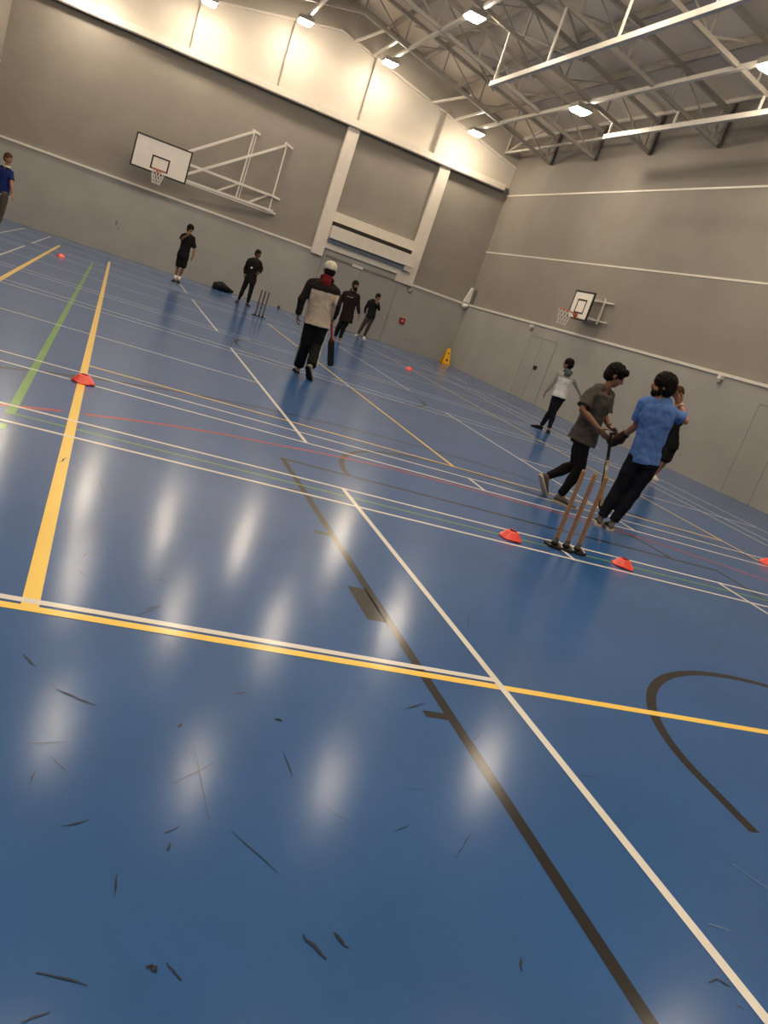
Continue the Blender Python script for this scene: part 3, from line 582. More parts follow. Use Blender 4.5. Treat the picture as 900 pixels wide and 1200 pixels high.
def person(name_label, J, o):
    """J joints (world), o options"""
    J = {k: V(v) for k, v in J.items()}
    k = o.get('k', 1); vx = o.get('vx', .009); fr = o.get('fr', .011)
    planted = o.get('flat', 'LR'); foot = (J['anL'] + J['anR']) / 2
    for s in 'LR':
        if s in planted: J['an' + s].z = .095 * k; J['to' + s].z = .03
    base = V((foot.x, foot.y, 0)); t = thing('person', name_label, 'person', base)
    C = (J['shL'] + J['shR']) / 2; P = (J['hipL'] + J['hipR']) / 2; N = J['neck']; Hd = J['head']
    s_sh = (J['shR'] - J['shL']).normalized(); s_hp = (J['hipR'] - J['hipL']).normalized()
    if 'side' in o: s_sh = V(o['side']).normalized()
    s_hp = (V((s_sh.x, s_sh.y, 0)).normalized() * 1.0 + V((s_hp.x, s_hp.y, 0)) * .5).normalized()
    up = (N - P).normalized(); F = V((0, 0, 1)).cross(V((s_sh.x, s_sh.y, 0)).normalized())    # forward
    if 'shw' in o:      # widen the shoulders about their middle
        J['shR'] = C + s_sh * o['shw'] / 2; J['shL'] = C - s_sh * o['shw'] / 2
    for s in 'LR': J['sh' + s] = J['sh' + s] - up * o.get('shdrop', .035) * k - (s_sh if s == 'R' else -s_sh) * .008
    wf = o.get('waist', .93)
    nb = N - up * .02
    def torso(mb, g, bottom, flare=0, neck=True, ch=1.0):
        """g extra thickness; bottom: distance of the hem below the hips"""
        A = [(-bottom, .165 * wf + flare, .118 + flare), (max(0, -bottom + .03), .168 * wf + flare * .6, .120 + flare * .6), (.12, .155 * wf + flare * .3, .108 + flare * .3)]
        Lt = (C - P).length
        pts = []; rad = []
        for z, a, b in A: pts.append(P + up * z * k); rad.append(((a + g) * k, (b + g) * k))
        for f_, a, b in ((.52, .150 * (wf + 1) / 2, .105), (.75, .168, .118), (.92, .165, .112), (.985, .140, .095), (1.03, .105, .080)):
            pts.append(P.lerp(C, f_)); rad.append(((a * o.get('chest', 1) + g) * k, (b * o.get('chest', 1) + g) * k))
        pts.sort(key=lambda q: (q - P).dot(up))
        if neck:
            q_ = .35 if g < 0 else .62; pts.append(N.lerp(C, q_) if (N - C).dot(up) > .06 else C + up * .08); rad.append(((.058 + g * .8) * k, (.058 + g * .8) * k))
        mb.tube(pts, rad, 24, side=s_sh)
    def limb(mb, pts, rad, n=14):
        mb.tube(pts, rad, n)
        for p, r in list(zip(pts, rad))[:-1]: mb.ball(p, r * 1.0, 14)
    # ---- body (skin), one continuous surface
    mb = MB(); torso(mb, -.012, .02)
    mb.tube([C, N, Hd - up * .02], [.056 * k, .050 * k, .050 * k], 14)
    hy = math.radians(o.get('yaw', 0)); fx = V((math.cos(hy), math.sin(hy), 0)); pt = math.radians(o.get('pitch', 0))
    hf = (fx * math.cos(pt) + V((0, 0, 1)) * math.sin(pt)); lean = V(o.get('hlean', (0, 0, 0)))
    hu = (V((0, 0, 1)) * math.cos(pt) - fx * math.sin(pt) + lean).normalized(); hf = (hf - hu * hf.dot(hu)).normalized(); hs = hf.cross(hu)
    ax = (hs, hf, hu)
    hk = k * 1.05
    mb.ball(Hd + hu * .022 * hk - hf * .012 * hk, (.076 * hk, .094 * hk, .092 * hk), 20, axes=ax)
    mb.ball(Hd - hu * .045 * hk + hf * .022 * hk, (.058 * hk, .066 * hk, .070 * hk), 18, axes=ax)
    mb.ball(Hd - hu * .093 * hk + hf * .052 * hk, (.028 * hk, .024 * hk, .020 * hk), 12, axes=ax)
    mb.tube([Hd + hu * .012 * hk + hf * .080 * hk, Hd - hu * .010 * hk + hf * .096 * hk, Hd - hu * .030 * hk + hf * .104 * hk, Hd - hu * .038 * hk + hf * .086 * hk], [.010 * hk, .012 * hk, .016 * hk, .012 * hk], 8)
    mb.ball(Hd - hu * .064 * hk + hf * .080 * hk, (.026 * hk, .012 * hk, .010 * hk), 10, axes=ax)
    for s in (-1, 1): mb.ball(Hd + hs * s * .076 * hk - hu * .012 * hk - hf * .008 * hk, (.012 * hk, .018 * hk, .032 * hk), 10, axes=ax)
    for s in (-1, 1): mb.ball(Hd + hs * s * .032 * hk + hu * .026 * hk + hf * .072 * hk, (.024 * hk, .012 * hk, .008 * hk), 10, axes=ax)
    for s, sg in (('L', -1), ('R', 1)):
        sh, el, wr, ha = J['sh' + s], J['el' + s], J['wr' + s], J['ha' + s]
        m1 = sh.lerp(el, .4); m2 = el.lerp(wr, .3)
        limb(mb, [sh, m1, el, m2, wr], [.050 * k, .047 * k, .038 * k, .040 * k, .026 * k])
        if o.get('hand' + s, 1):
            nrm = o.get('n' + s, tuple(-s_sh * sg)); th = o.get('t' + s, tuple(F)); hand(mb, wr, ha, nrm, th, k * o.get('hk', 1.0), o.get('curl' + s, .5), fr)
        hp, kn, an = J['hip' + s], J['kn' + s], J['an' + s]
        limb(mb, [hp, hp.lerp(kn, .35), kn, kn.lerp(an, .3), an], [.078 * k, .074 * k, .050 * k, .052 * k, .033 * k])
        d = (J['to' + s] - an); d.normalize(); mb.tube([an, an + d * .10 * k], [.033 * k, .022 * k], 10)
    organic(mb, 'body', o['skin'], t, vx, 3)
    # face details
    for s in (-1, 1):
        mb = MB(); mb.ball(Hd + hs * s * .031 * hk + hu * .010 * hk + hf * .078 * hk, (.014 * hk, .008 * hk, .007 * hk), 10, axes=ax); mb.build('eye', cloth('eye_white_dark', (.05, .04, .035), .3), t, True)
        mb = MB(); mb.ball(Hd + hs * s * .032 * hk + hu * .034 * hk + hf * .080 * hk, (.021 * hk, .008 * hk, .005 * hk), 10, axes=ax); mb.build('eyebrow', o['hair'], t, True)
    mb = MB(); mb.ball(Hd - hu * .066 * hk + hf * .090 * hk, (.022 * hk, .007 * hk, .006 * hk), 10, axes=ax); mb.build('mouth', cloth('lip_tone', (.16, .06, .05), .5) if not o.get('smile') else cloth('smile_teeth', (.6, .55, .5), .4), t, True)
    # hair
    hb = o.get('hairvol', .012); mb = MB()
    mb.ball(Hd + hu * .040 * hk - hf * .018 * hk, ((.080 + hb) * hk, (.092 + hb) * hk, (.082 + hb) * hk), 22, axes=ax)
    mb.ball(Hd - hu * .010 * hk - hf * .048 * hk, ((.074 + hb * .8) * hk, (.062 + hb) * hk, (.072 + hb) * hk), 18, axes=ax)
    if o.get('fringe'): mb.ball(Hd + hu * (.078) * hk + hf * .058 * hk, ((.062 + hb) * hk, (.034 + hb) * hk, (.030 + hb * .6) * hk), 14, axes=ax)
    if o.get('bun'):  mb.ball(Hd - hu * .03 * hk - hf * .12 * hk, .05 * hk, 12)
    if not o.get('nohair'): organic(mb, 'hair', o['hair'], t, .006, 1, o.get('hairdisp', .012), .02)
    if o.get('beard'):
        mb = MB(); mb.ball(Hd - hu * .085 * hk + hf * .040 * hk, (.062 * hk, .058 * hk, .050 * hk), 16, axes=ax)
        for s in (-1, 1): mb.ball(Hd + hs * s * .062 * hk - hu * .050 * hk + hf * .014 * hk, (.016 * hk, .030 * hk, .044 * hk), 12, axes=ax)
        mb.ball(Hd - hu * .050 * hk + hf * .092 * hk, (.028 * hk, .010 * hk, .006 * hk), 10, axes=ax)
        organic(mb, 'beard', o['hair'], t, .006, 1, .006, .02)
    if o.get('cap'):
        mb = MB(); mb.ball(Hd + hu * .050 * hk - hf * .008 * hk, (.092 * hk, .108 * hk, .085 * hk), 22, axes=ax); mb.tube([Hd + hu * .012 * hk - hf * .012 * hk, Hd + hu * .055 * hk - hf * .008 * hk], [(.092 * hk, .108 * hk)] * 2, 22, side=hs)
        organic(mb, 'beanie', o['cap'], t, .007, 2, .004, .03)
    # trousers
    tr = o['trousers']; g = o.get('tg', .016); mb = MB()
    hipup = o.get('tup', .10)
    mb.tube([P - up * .07 * k, P, P + up * hipup * k], [((.150 * wf + g) * k, (.108 + g) * k), ((.165 * wf + g) * k, (.120 + g * .7) * k), ((.140 * wf + g * .3) * k, (.098 + g * .3) * k)], 24, side=s_hp)
    for s in 'LR':
        hp, kn, an = J['hip' + s], J['kn' + s], J['an' + s]
        if o.get('shorts'):
            e = hp.lerp(kn, o['shorts']) if o['shorts'] <= 1 else kn.lerp(an, o['shorts'] - 1)
            limb(mb, [hp, hp.lerp(kn, .5), kn if o['shorts'] > 1 else e - (e - hp) * .05, e], [(.085 + g) * k, (.082 + g) * k, (.078 + g) * k, (.082 + g) * k])
        else:
            e = kn.lerp(an, .97)
            limb(mb, [hp, hp.lerp(kn, .5), kn, kn.lerp(an, .35), e], [(.082 + g) * k, (.074 + g) * k, (.056 + g) * k, (.054 + g) * k, o.get('cuff', .036 + g) * k])
    organic(mb, 'shorts' if o.get('shorts') else 'trousers', tr, t, max(vx, .008), 4, .018, .09)
    # top
    g = o.get('sg', .014); mb = MB(); torso(mb, g, o.get('hem', .06), o.get('flare', .006), True)
    for s in 'LR':
        sh, el, wr = J['sh' + s], J['el' + s], J['wr' + s]
        mb.tube([C + up * .035 * k, C.lerp(sh, .5) + up * .020 * k, sh], [(.048 + g * .6) * k, (.050 + g * .6) * k, (.050 + g * .6) * k], 14)
        if o.get('sleeve', 'long') == 'long':
            limb(mb, [sh, sh.lerp(el, .5), el, el.lerp(wr, .5), el.lerp(wr, .95)], [(.050 + g * .6) * k, (.047 + g * .6) * k, (.042 + g * .6) * k, (.037 + g * .6) * k, (.030 + g * .5) * k])
        else:
            e = sh.lerp(el, o.get('sl', .62)); limb(mb, [sh, sh.lerp(e, .5), e], [(.052 + g * .6) * k, (.053 + g * .8) * k, (.058 + g) * k])
    organic(mb, o.get('topname', 't_shirt'), o['top'], t, max(vx, .008), 3, o.get('tdisp', .018), .09, matfn=o['matfn'](C, s_sh, up, P, N) if o.get('matfn') else None)
    # shoes
    for s in 'LR':
        hl, d, u = shoe(t, J['an' + s], J['to' + s], o['shoe'], o['sole'], k * 1.0, s in planted)
        if o.get('sock'):
            an = J['an' + s]; q = J['kn' + s]; mb = MB(); mb.tube([an - (q - an).normalized() * .03, an.lerp(q, o['sock'])], [.042 * k, .046 * k], 14); mb.build('sock', o['sockm'], t, True)
    if o.get('hood'):
        mb = MB(); c = N - up * .01; 
        n = 16; rings = []
        for q in range(n):
            a = 2 * math.pi * q / n; dr = s_sh * math.cos(a) - F * math.sin(a); cc = c + dr * (.076 if math.sin(a) < 0.3 else .090) * k + up * (-.02 + .035 * math.sin(a)) * k
            rr = (.026 + .014 * max(0, math.sin(a))) * k
            rings.append([cc + dr * rr * math.cos(b) + up * rr * math.sin(b) for b in (2 * math.pi * w_ / 8 for w_ in range(8))])
        mb.loft(rings, close=True); mb.ball(c - F * .105 * k - up * .06 * k, (.085 * k, .040 * k, .075 * k), 14, axes=(s_sh, F, up))
        organic(mb, 'hood', o['hood'], t, .009, 2, .014, .05)
    return t, dict(J=J, C=C, P=P, N=N, F=F, s=s_sh, up=up, hf=hf, hu=hu, hs=hs, Hd=Hd)

PJ = {
 'blue': {'head': [5.452, 7.275, 1.601], 'neck': [5.436, 7.282, 1.483], 'shL': [5.342, 7.32, 1.372], 'shR': [5.651, 7.194, 1.454], 'elL': [5.42, 7.396, 1.12], 'wrL': [5.435, 7.552, 0.975], 'haL': [5.431, 7.608, 0.914], 'elR': [5.782, 7.14, 1.336], 'wrR': [5.752, 7.282, 1.478], 'haR': [5.725, 7.325, 1.528], 'hipL': [5.487, 7.261, 0.813], 'hipR': [5.637, 7.199, 0.821], 'knL': [5.469, 7.311, 0.462], 'knR': [5.594, 7.217, 0.481], 'anL': [5.389, 7.301, 0.11], 'anR': [5.481, 7.209, 0.084], 'toL': [5.47, 7.44, -0.046], 'toR': [5.553, 7.363, -0.05]},
 'grey': {'head': [5.343, 7.982, 1.543], 'neck': [5.309, 7.996, 1.415], 'shR': [5.106, 7.939, 1.306], 'shL': [5.45, 8.122, 1.352], 'elR': [5.043, 7.889, 1.084], 'wrR': [5.227, 7.728, 0.952], 'haR': [5.287, 7.681, 0.911], 'elL': [5.479, 8.089, 1.082], 'wrL': [5.423, 7.842, 1.0], 'haL': [5.414, 7.737, 0.977], 'hipR': [5.221, 7.935, 0.779], 'hipL': [5.315, 8.091, 0.764], 'knR': [5.299, 7.892, 0.446], 'knL': [5.407, 8.172, 0.447], 'anR': [5.225, 7.944, 0.111], 'anL': [5.122, 8.181, 0.222], 'toR': [5.344, 7.852, 0.068], 'toL': [5.167, 8.184, 0.025]},
 'behind': {'head': [10.212, 13.145, 1.66], 'neck': [10.293, 13.112, 1.465], 'shR': [10.159, 13.167, 1.293], 'shL': [10.395, 13.07, 1.33], 'elR': [10.218, 13.143, 0.956], 'wrR': [10.343, 13.091, 0.738], 'haR': [10.391, 13.072, 0.668], 'elL': [10.473, 13.038, 1.03], 'wrL': [10.515, 13.021, 0.892], 'haL': [10.543, 13.01, 0.823], 'hipR': [10.412, 13.063, 0.72], 'hipL': [10.513, 13.022, 0.722], 'knR': [10.397, 13.016, 0.417], 'knL': [10.501, 13.027, 0.419], 'anR': [10.408, 13.065, 0.1], 'anL': [10.652, 13.343, 0.113], 'toR': [10.379, 12.947, -0.015], 'toL': [10.537, 13.282, 0.001]},
 'hood': {'head': [9.386, 15.852, 1.514], 'neck': [9.43, 15.834, 1.381], 'shL': [9.289, 15.892, 1.286], 'shR': [9.566, 15.778, 1.293], 'elL': [9.233, 15.915, 1.041], 'wrL': [9.199, 15.983, 0.813], 'haL': [9.184, 15.989, 0.732], 'elR': [9.73, 15.765, 1.141], 'wrR': [9.865, 15.71, 0.986], 'haR': [9.904, 15.694, 0.925], 'hipL': [9.396, 15.848, 0.812], 'hipR': [9.509, 15.802, 0.832], 'knL': [9.403, 15.845, 0.456], 'knR': [9.465, 15.82, 0.48], 'anL': [9.379, 15.963, 0.104], 'anR': [9.47, 15.764, 0.145], 'toL': [9.298, 16.05, 0.015], 'toR': [9.394, 15.611, 0.01]},
 'cap': {'head': [3.044, 12.675, 1.646], 'neck': [3.054, 12.671, 1.538], 'shL': [2.841, 12.758, 1.402], 'shR': [3.225, 12.6, 1.44], 'elL': [2.782, 12.728, 1.104], 'wrL': [2.804, 12.773, 0.868], 'haL': [2.812, 12.769, 0.799], 'elR': [3.287, 12.521, 1.193], 'wrR': [3.313, 12.618, 0.976], 'haR': [3.318, 12.616, 0.906], 'hipL': [3.018, 12.685, 0.839], 'hipR': [3.172, 12.622, 0.859], 'knL': [3.042, 12.729, 0.502], 'knR': [3.187, 12.67, 0.519], 'anL': [3.087, 12.927, 0.125], 'anR': [3.135, 12.367, 0.214], 'toL': [3.103, 13.137, 0.029], 'toR': [3.176, 12.405, 0.018]},
 'hoodie': {'head': [6.546, 23.702, 1.656], 'neck': [6.53, 23.709, 1.522], 'shR': [6.355, 23.781, 1.379], 'shL': [6.677, 23.649, 1.416], 'elR': [6.312, 23.852, 1.089], 'wrR': [6.288, 23.808, 0.806], 'haR': [6.284, 23.81, 0.724], 'elL': [6.789, 23.657, 1.143], 'wrL': [6.854, 23.523, 0.918], 'haL': [6.885, 23.51, 0.829], 'hipR': [6.522, 23.712, 0.731], 'hipL': [6.631, 23.668, 0.75], 'knR': [6.449, 23.742, 0.401], 'knL': [6.567, 23.64, 0.411], 'anR': [6.494, 23.94, 0.062], 'anL': [6.578, 23.689, 0.053], 'toR': [6.46, 23.738, -0.021], 'toL': [6.602, 23.409, -0.0]},
 'phone': {'head': [9.142, 29.659, 1.576], 'neck': [9.109, 29.672, 1.426], 'shR': [8.903, 29.756, 1.351], 'shL': [9.195, 29.637, 1.382], 'elR': [8.86, 29.828, 1.027], 'wrR': [8.884, 29.764, 0.864], 'haR': [8.92, 29.75, 0.788], 'elL': [9.272, 29.551, 1.164], 'wrL': [9.128, 29.47, 1.327], 'haL': [9.094, 29.505, 1.4], 'hipR': [9.021, 29.708, 0.813], 'hipL': [9.162, 29.65, 0.826], 'knR': [8.935, 29.743, 0.424], 'knL': [9.118, 29.636, 0.47], 'anR': [8.87, 29.77, 0.119], 'anL': [9.091, 29.679, 0.097], 'toR': [8.746, 29.604, -0.011], 'toL': [9.068, 29.473, 0.005]},
 'black': {'head': [4.084, 26.463, 1.594], 'neck': [4.056, 26.474, 1.49], 'shR': [3.868, 26.551, 1.36], 'shL': [4.213, 26.41, 1.4], 'elR': [3.856, 26.664, 1.065], 'wrR': [3.875, 26.602, 0.895], 'haR': [3.864, 26.553, 0.821], 'elL': [4.307, 26.48, 1.195], 'wrL': [4.265, 26.335, 1.075], 'haL': [4.216, 26.301, 1.04], 'hipR': [3.987, 26.503, 0.781], 'hipL': [4.153, 26.435, 0.809], 'knR': [3.939, 26.501, 0.425], 'knL': [4.164, 26.409, 0.464], 'anR': [3.903, 26.537, 0.078], 'anL': [4.174, 26.426, 0.102], 'toR': [3.84, 26.401, -0.003], 'toL': [4.233, 26.186, 0.007]},
 'shorts': {'head': [1.985, 26.625, 1.628], 'neck': [1.99, 26.623, 1.486], 'shR': [1.82, 26.693, 1.416], 'shL': [2.144, 26.56, 1.435], 'elR': [1.805, 26.569, 1.261], 'wrR': [1.934, 26.43, 1.424], 'haR': [1.97, 26.415, 1.503], 'elL': [2.24, 26.553, 1.111], 'wrL': [2.246, 26.465, 0.885], 'haL': [2.24, 26.467, 0.776], 'hipR': [1.904, 26.659, 0.837], 'hipL': [2.049, 26.599, 0.86], 'knR': [1.919, 26.62, 0.513], 'knL': [2.066, 26.592, 0.535], 'anR': [1.927, 26.649, 0.141], 'anL': [2.031, 26.715, 0.131], 'toR': [1.877, 26.507, 0.017], 'toL': [2.063, 26.485, -0.018]},
 'left': {'head': [-2.746, 23.374, 1.758], 'neck': [-2.744, 23.373, 1.603], 'shR': [-2.965, 23.572, 1.462], 'shL': [-2.608, 23.264, 1.512], 'elR': [-2.985, 23.58, 1.147], 'wrR': [-2.948, 23.456, 0.951], 'haR': [-2.939, 23.453, 0.868], 'elL': [-2.55, 23.24, 1.192], 'wrL': [-2.489, 23.215, 0.999], 'haL': [-2.454, 23.201, 0.917], 'hipR': [-2.776, 23.44, 0.909], 'hipL': [-2.653, 23.282, 0.916], 'knR': [-2.747, 23.428, 0.52], 'knL': [-2.635, 23.275, 0.543], 'anR': [-2.79, 23.446, 0.146], 'anL': [-2.693, 23.299, 0.165], 'toR': [-2.735, 23.316, 0.036], 'toL': [-2.646, 23.225, 0.055]}}
BLK = cloth('black_cotton', (.010, .010, .011)); NAVY = cloth('dark_trouser', (.009, .010, .014))
HAIR = cloth('black_hair', (.008, .006, .005), .6, .2); BRH = cloth('brown_hair', (.06, .03, .015), .6, .3)
SK1 = skin('skin_brown', (.20, .095, .055)); SK2 = skin('skin_tan', (.32, .15, .085)); SK3 = skin('skin_light', (.42, .22, .14)); SK4 = skin('skin_deep', (.11, .055, .035))
WSH = cloth('white_shoe_mesh', (.5, .46, .42), .6); DSH = cloth('black_shoe', (.014, .013, .013), .5); GSH = cloth('grey_shoe', (.10, .09, .085), .6); SOLE = cloth('pale_sole', (.48, .42, .34), .6)

# 1 man in blue t-shirt at the stumps
t, b = person('man in blue t-shirt and black trousers, back turned, beside the near stumps', PJ['blue'], dict(skin=SK2, hair=HAIR, beard=1, hairvol=.024, hairdisp=.02, yaw=150, pitch=-5, vx=.0065, fr=.0095, k=1.0, shw=.36, side=(.93, -.36, 0), chest=1.02,
    trousers=NAVY, top=cloth('blue_jersey', (.085, .17, .42), .8, .1), sleeve='short', sl=.72, hem=.03, flare=.012, sg=.018, waist=.86, tup=.02, tdisp=.03, shdrop=.045, shoe=GSH, sole=SOLE, cuff=.052, tg=.016, handL=0, tR=(-.6, .3, .5), nR=(-.8, 0, .2)))
# black ball-like batting glove over the left hand
w_, h_ = b['J']['wrL'], b['J']['haL']; mb = MB(); d = (h_ - w_).normalized()
hand(mb, w_ + d * .02, h_, (-.2, .3, -.3), (-.9, .2, 0), 1.35, 1.1, .0125)
mb.ball(w_ + d * .07, (.070, .062, .060), 14); mb.tube([w_ - d * .05, w_ + d * .03], [.044, .052], 12)
organic(mb, 'batting_glove', cloth('dark_brown_glove', (.035, .022, .017), .6), t, .0075, 1, .010, .03)
mb = MB(); a = b['J']['elR'].lerp(b['J']['wrR'], .86); c = b['J']['elR'].lerp(b['J']['wrR'], .97); mb.tube([a, c], .036, 14); mb.build('wrist_watch', cloth('pale_watch', (.55, .42, .25), .4), t, True)

# 2 man in grey t-shirt
t, b2 = person('smiling man in grey t-shirt stepping towards the man in blue, hands out', PJ['grey'], dict(skin=SK1, hair=HAIR, tdisp=.028, tup=.04, hairvol=.014, hairdisp=.03, fringe=1, smile=1, beard=0, yaw=-28, pitch=-16, vx=.0065, fr=.0095, k=1.0, side=(-.15, -1, 0), chest=.98,
    trousers=BLK, top=cloth('grey_brown_jersey', (.062, .055, .048), .85, .12), sleeve='short', sl=.80, hem=.04, flare=.026, sg=.024, shoe=GSH, sole=SOLE, tg=.010, flat='R',
    nR=(.3, .8, .6), tR=(0, 0, 1), nL=(.2, -.8, .3), tL=(0, 0, 1), curlR=.35, curlL=.7))
mb = MB(); mb.ball(b2['Hd'] - b2['hu'] * .09 * 1 + b2['hf'] * .06, (.03, .02, .014), 10, axes=(b2['hs'], b2['hf'], b2['hu'])); mb.build('goatee', HAIR, t, True)

# 3 person behind
person('person with curly brown hair in black shorts, half hidden behind the man in blue', PJ['behind'], dict(skin=SK2, hair=BRH, hairvol=.03, hairdisp=.03, yaw=200, vx=.009, k=.93, side=(-.3, .9, 0), shw=.33,
    trousers=BLK, top=BLK, sleeve='short', shorts=.95, shoe=WSH, sole=cloth('white_sole', (.7, .66, .6)), hem=.08))
# 4 white hood
GS = cloth('marl_grey_sleeve', (.26, .25, .24)); WT = cloth('white_sweatshirt', (.60, .59, .57))
def hoodmat(C, s, up, P, N):
    return lambda p: 1 if (abs((p - P).dot(s)) > .175 or (p - C).dot(up) > -.07) else 0
t, b4 = person('person in white and grey hooded top walking away beyond the near group', PJ['hood'], dict(skin=SK1, hair=HAIR, hairvol=.016, yaw=140, vx=.008, k=.96, shw=.34, side=(.93, -.36, 0),
    trousers=NAVY, top=[WT, GS], matfn=hoodmat, topname='sweatshirt', hem=.03, shoe=DSH, sole=DSH, hood=cloth('teal_grey_hood', (.075, .10, .10)), tg=.012))
# 5 cap man with bat
CRM = cloth('cream_fleece', (.40, .34, .27)); BK2 = cloth('black_fleece', (.013, .012, .013))
def capmat(C, s, up, P, N):
    return lambda p: 1 if ((p - C).dot(up) > -.10 or abs((p - P).dot(s)) > .215) else 0
t, b5 = person('man in pale beanie and cream and black top walking away, bat in hand', PJ['cap'], dict(skin=SK4, hair=HAIR, hairvol=.004, yaw=95, vx=.0075, k=1.04, shw=.42, side=(.93, -.36, 0), chest=1.12, cap=cloth('pale_beanie_knit', (.50, .46, .37)),
    trousers=BLK, top=[CRM, BK2], matfn=capmat, topname='fleece_jacket', hem=.04, flare=.03, sg=.028, shoe=cloth('beige_shoe', (.28, .24, .20), .7), sole=cloth('dark_sole', (.02, .018, .018)), tg=.026, cuff=.075, flat='L', hood=cloth('dark_red_hood', (.12, .012, .014)), curlR=1.3, curlL=.8))
for s in 'LR':      # pale side stripes down the trousers
    J = b5['J']; out = b5['s'] * (1 if s == 'R' else -1); mb = MB(); pr = None
    pts = [J['kn' + s].lerp(J['hip' + s], .75) + out * .105, J['kn' + s].lerp(J['hip' + s], .3) + out * .098, J['kn' + s] + out * .088, J['kn' + s].lerp(J['an' + s], .5) + out * .086, J['kn' + s].lerp(J['an' + s], .9) + out * .080]
    mb.tube(pts, [(.014, .018)] * 5, 8, side=out); mb.build('side_stripe', cloth('pale_stripe', (.4, .38, .34)), t, True)
# 6 hooded, bearded man
t, b6 = person('bearded man in long black hooded top walking towards the viewer at the back', PJ['hoodie'], dict(skin=SK1, hair=HAIR, beard=1, hairvol=.012, yaw=-75, vx=.010, k=1.0, shw=.40, chest=1.1,
    trousers=BLK, top=cloth('black_brown_hoodie', (.014, .011, .009)), topname='hoodie', hem=.16, flare=.02, sg=.03, shoe=GSH, sole=SOLE, tg=.014, hood=cloth('black_brown_hoodie', (.014, .011, .009))))
mb = MB(); c = b6['C'] + b6['F'] * .165 - b6['up'] * .10; s_ = b6['s']; u_ = b6['up']; random.seed(3)
for i in range(7): x = -.09 + i * .028; mb.poly([c + s_ * -(x) + u_ * (.012 + random.uniform(-.008, .008)), c + s_ * -(x + .018) + u_ * (.01), c + s_ * -(x + .016) - u_ * .014, c + s_ * -(x + .003) - u_ * (.012 + random.uniform(0, .006))])
mb.build('chest_print', cloth('worn_white_print', (.35, .33, .32)), t)
# 7 man with hand at chin
person('man in black jumper and grey trousers, hand at chin, against the back wall', PJ['phone'], dict(skin=SK1, hair=HAIR, hairvol=.012, yaw=-60, vx=.010, k=.97, shw=.34,
    trousers=cloth('charcoal_brown_trousers', (.045, .038, .036)), top=cloth('black_jumper', (.010, .010, .012)), topname='jumper', hem=.05, sg=.02, shoe=WSH, sole=SOLE, tg=.014, nL=(-.4, .5, 0), curlL=1.0))
# 8 all-black man standing
t, b8 = person('man dressed all in black standing with legs apart beside the far stumps', PJ['black'], dict(skin=SK4, hair=HAIR, hairvol=.008, beard=0, yaw=-50, vx=.010, k=.98, shw=.35, chest=1.08,
    trousers=BLK, top=cloth('black_jacket', (.011, .010, .010)), topname='jacket', hem=.12, flare=.012, sg=.028, shoe=DSH, sole=GSH, tg=.012))
mb = MB(); c = b8['C'] + b8['F'] * .16 - b8['up'] * .24; mb.ball(c, (.035, .012, .028), 10); mb.build('badge', M['white_bits'], t, True)
# 9 shorts
person('boy in black t-shirt and long black shorts, hand raised to mouth', PJ['shorts'], dict(skin=SK1, hair=HAIR, hairvol=.022, hairdisp=.02, yaw=-75, vx=.010, k=.98, shw=.33,
    trousers=BLK, top=BLK, sleeve='short', sl=.9, hem=.10, flare=.015, sg=.02, shorts=1.0, shoe=DSH, sole=DSH, sock=.28, sockm=cloth('white_sock', (.7, .66, .6)), nR=(-.2, .9, 0), tR=(0, 0, 1), curlR=.9))
# 10 far left, cut by the frame
t, b10 = person('person in dark blue shirt with white trim, cut by the left edge of the photo', PJ['left'], dict(skin=SK2, hair=BRH, hairvol=.008, yaw=-40, vx=.010, k=1.0, shw=.36, side=(-.9, .25, 0),
    trousers=cloth('brown_trousers', (.085, .068, .055)), top=cloth('deep_blue_shirt', (.012, .022, .11)), sleeve='short', hem=.02, shoe=DSH, sole=SOLE, topname='polo_shirt'))
mb = MB(); p = b10['P'] - b10['up'] * .02; mb.tube([p, p + b10['up'] * .02], [(.19, .145)] * 2, 20, side=b10['s']); mb.build('hem_trim', cloth('white_trim', (.7, .68, .64)), t, True)
mb = MB(); p = b10['N'] - b10['up'] * .05; mb.tube([p, p + b10['up'] * .03], [(.10, .09), (.075, .07)], 16, side=b10['s']); mb.build('collar', cloth('white_trim', (.7, .68, .64)), t, True)

# ------------------------------------------------------------------ bats
def bat(top, tip, face, label, grip, blade, hl=.28, wd=.054):
    top, tip = V(top), V(tip); d = (tip - top).normalized(); L = (tip - top).length; f = V(face); f = (f - d * f.dot(d)).normalized(); s = d.cross(f)
    t = thing('cricket_bat', label, 'cricket bat', tuple(top))
    mb = MB(); mb.tube([top, top + d * .01, top + d * hl * .98, top + d * (hl + .06)], [.016, .018, .017, .012], 12); mb.build('grip', grip, t, True)
    mb = MB(); rings = []
    for q, w_, th in ((hl - .02, .016, .014), (hl + .02, .030, .018), (hl + .06, wd, .022), (hl + .25, wd, .030), (L - .12, wd, .036), (L - .03, wd * .98, .024), (L - .005, wd * .8, .016), (L, wd * .5, .012)):
        c = top + d * q; rings.append([c - s * w_ + f * .006, c + s * w_ + f * .006, c + s * w_ - f * .008, c + s * w_ * .35 - f * th, c - s * w_ * .35 - f * th, c - s * w_ - f * .008])
    mb.loft(rings); bl = mb.build('blade', blade, t)
    return t, d, f, s, bl
t, d, f, s, bl = bat((5.342, 7.644, .96), (5.50, 7.52, .13), (1, -.6, 0), 'cricket bat held upright between the man in blue and the man in grey', cloth('dark_grip', (.02, .018, .016)), cloth('dark_bat_face', (.05, .038, .025), .45))
mb = MB(); c = V((5.342, 7.644, .96)) + d * .36; mb.bar(c + s * .045 - f * .0, c + s * .045 + d * .05, .03, .03); mb.build('sticker', M['white_bits'], bl)
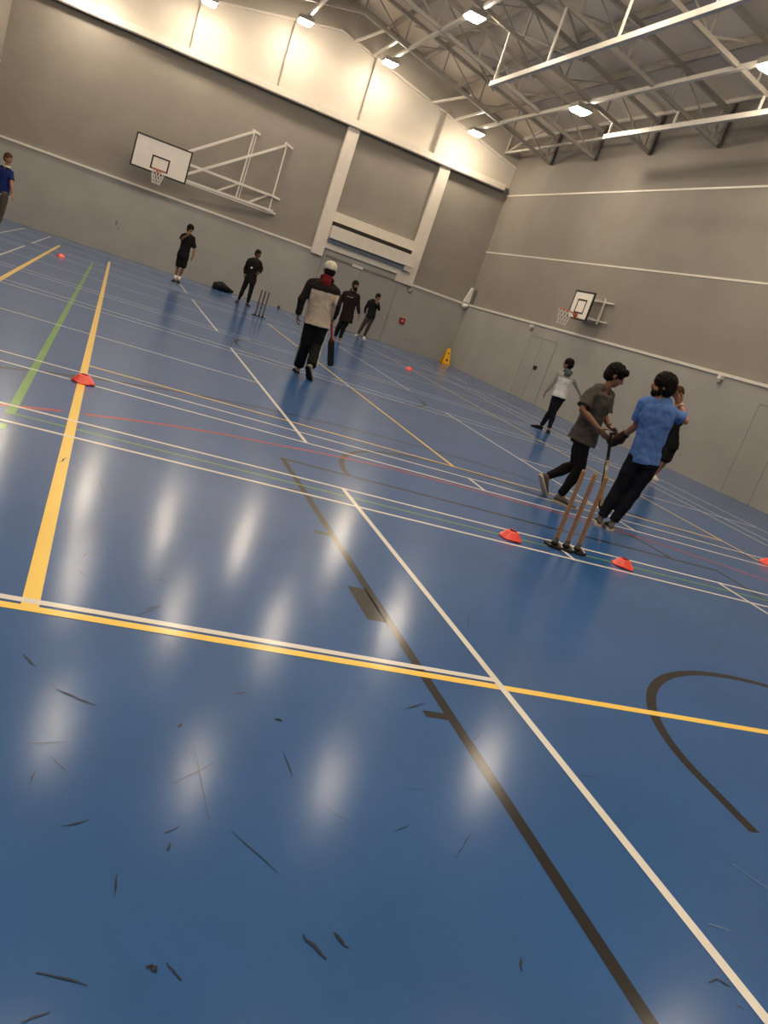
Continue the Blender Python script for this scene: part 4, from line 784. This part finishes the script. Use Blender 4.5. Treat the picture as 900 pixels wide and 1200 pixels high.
mb = MB(); c = V((5.342, 7.644, .96)); mb.bar(c + d * .30 + s * .052, c + d * .80 + s * .052, .012, .03); mb.build('pale_edge', M['wood_bat'], bl)
tp = b5['J']['haR']; tp = V(tp)
t, d, f, s, bl = bat(tp + V((-.02, 0, .06)), tp + V((.16, -.05, -.62)) , (.3, -1, 0), 'black cricket bat with red grip hanging beside the man in the pale beanie', cloth('red_grip', (.34, .02, .03)), cloth('black_bat_face', (.012, .012, .012), .5))
mb = MB(); c = tp + V((-.02, 0, .06)) + d * .60; mb.bar(c - s * .02, c + s * .025, .01, .05, tuple(f)); 

# ------------------------------------------------------------------ floor clutter
mb = MB(); a = V((3.50, 30.25, 0)); e = V((4.25, 30.75, 0)); dd = (e - a).normalized()
mb.tube([a, a + dd * .08 + V((0, 0, .11)), a + dd * .3 + V((0, 0, .15)), a + dd * .6 + V((0, 0, .10)), e + V((0, 0, .06))], [.07, .15, .15, .11, .05], 12)
mb.ball(a + dd * .3 + V((0, 0, .13)), (.26, .17, .14), 14)
t = thing('sports_bag', 'slumped black bag lying on the floor against the back wall', 'bag', (3.9, 30.5, 0))
o_ = organic(mb, 'bag_body', cloth('black_nylon', (.012, .012, .012), .6), t, .02, 3, .04, .12, keep=None)
for v in o_.data.vertices:
    if v.co.z < 0: v.co.z = 0
mb = MB(); c = a + dd * .3; pts = [c + dd * math.cos(q) * .17 + V((0, 0, .23 + .07 * math.sin(q))) for q in (0, .6, 1.2, 1.9, 2.5, 3.14)]; mb.tube(pts, .012, 8); mb.build('strap', cloth('black_nylon', (.012, .012, .012)), t, True)
mb = MB(); mb.ball((6.02, 30.95, .06), .06, 14); tag(mb.build('ball', M['black'], None, True, loc=(6.02, 30.95, .06)), 'small dark ball on the floor by the back wall right of the far stumps', 'ball')
mb = MB(); random.seed(5); mb.ball((4.42, 29.9, .03), (.09, .06, .03), 8); mb.v = [(x + random.uniform(-.012, .012), y + random.uniform(-.012, .012), max(.001, z + random.uniform(-.01, .01))) for x, y, z in mb.v]
tag(mb.build('crumpled_paper', M['white_bits'], None, loc=(4.42, 29.9, .0)), 'small crumpled white scrap on the floor beside the black bag', 'paper')
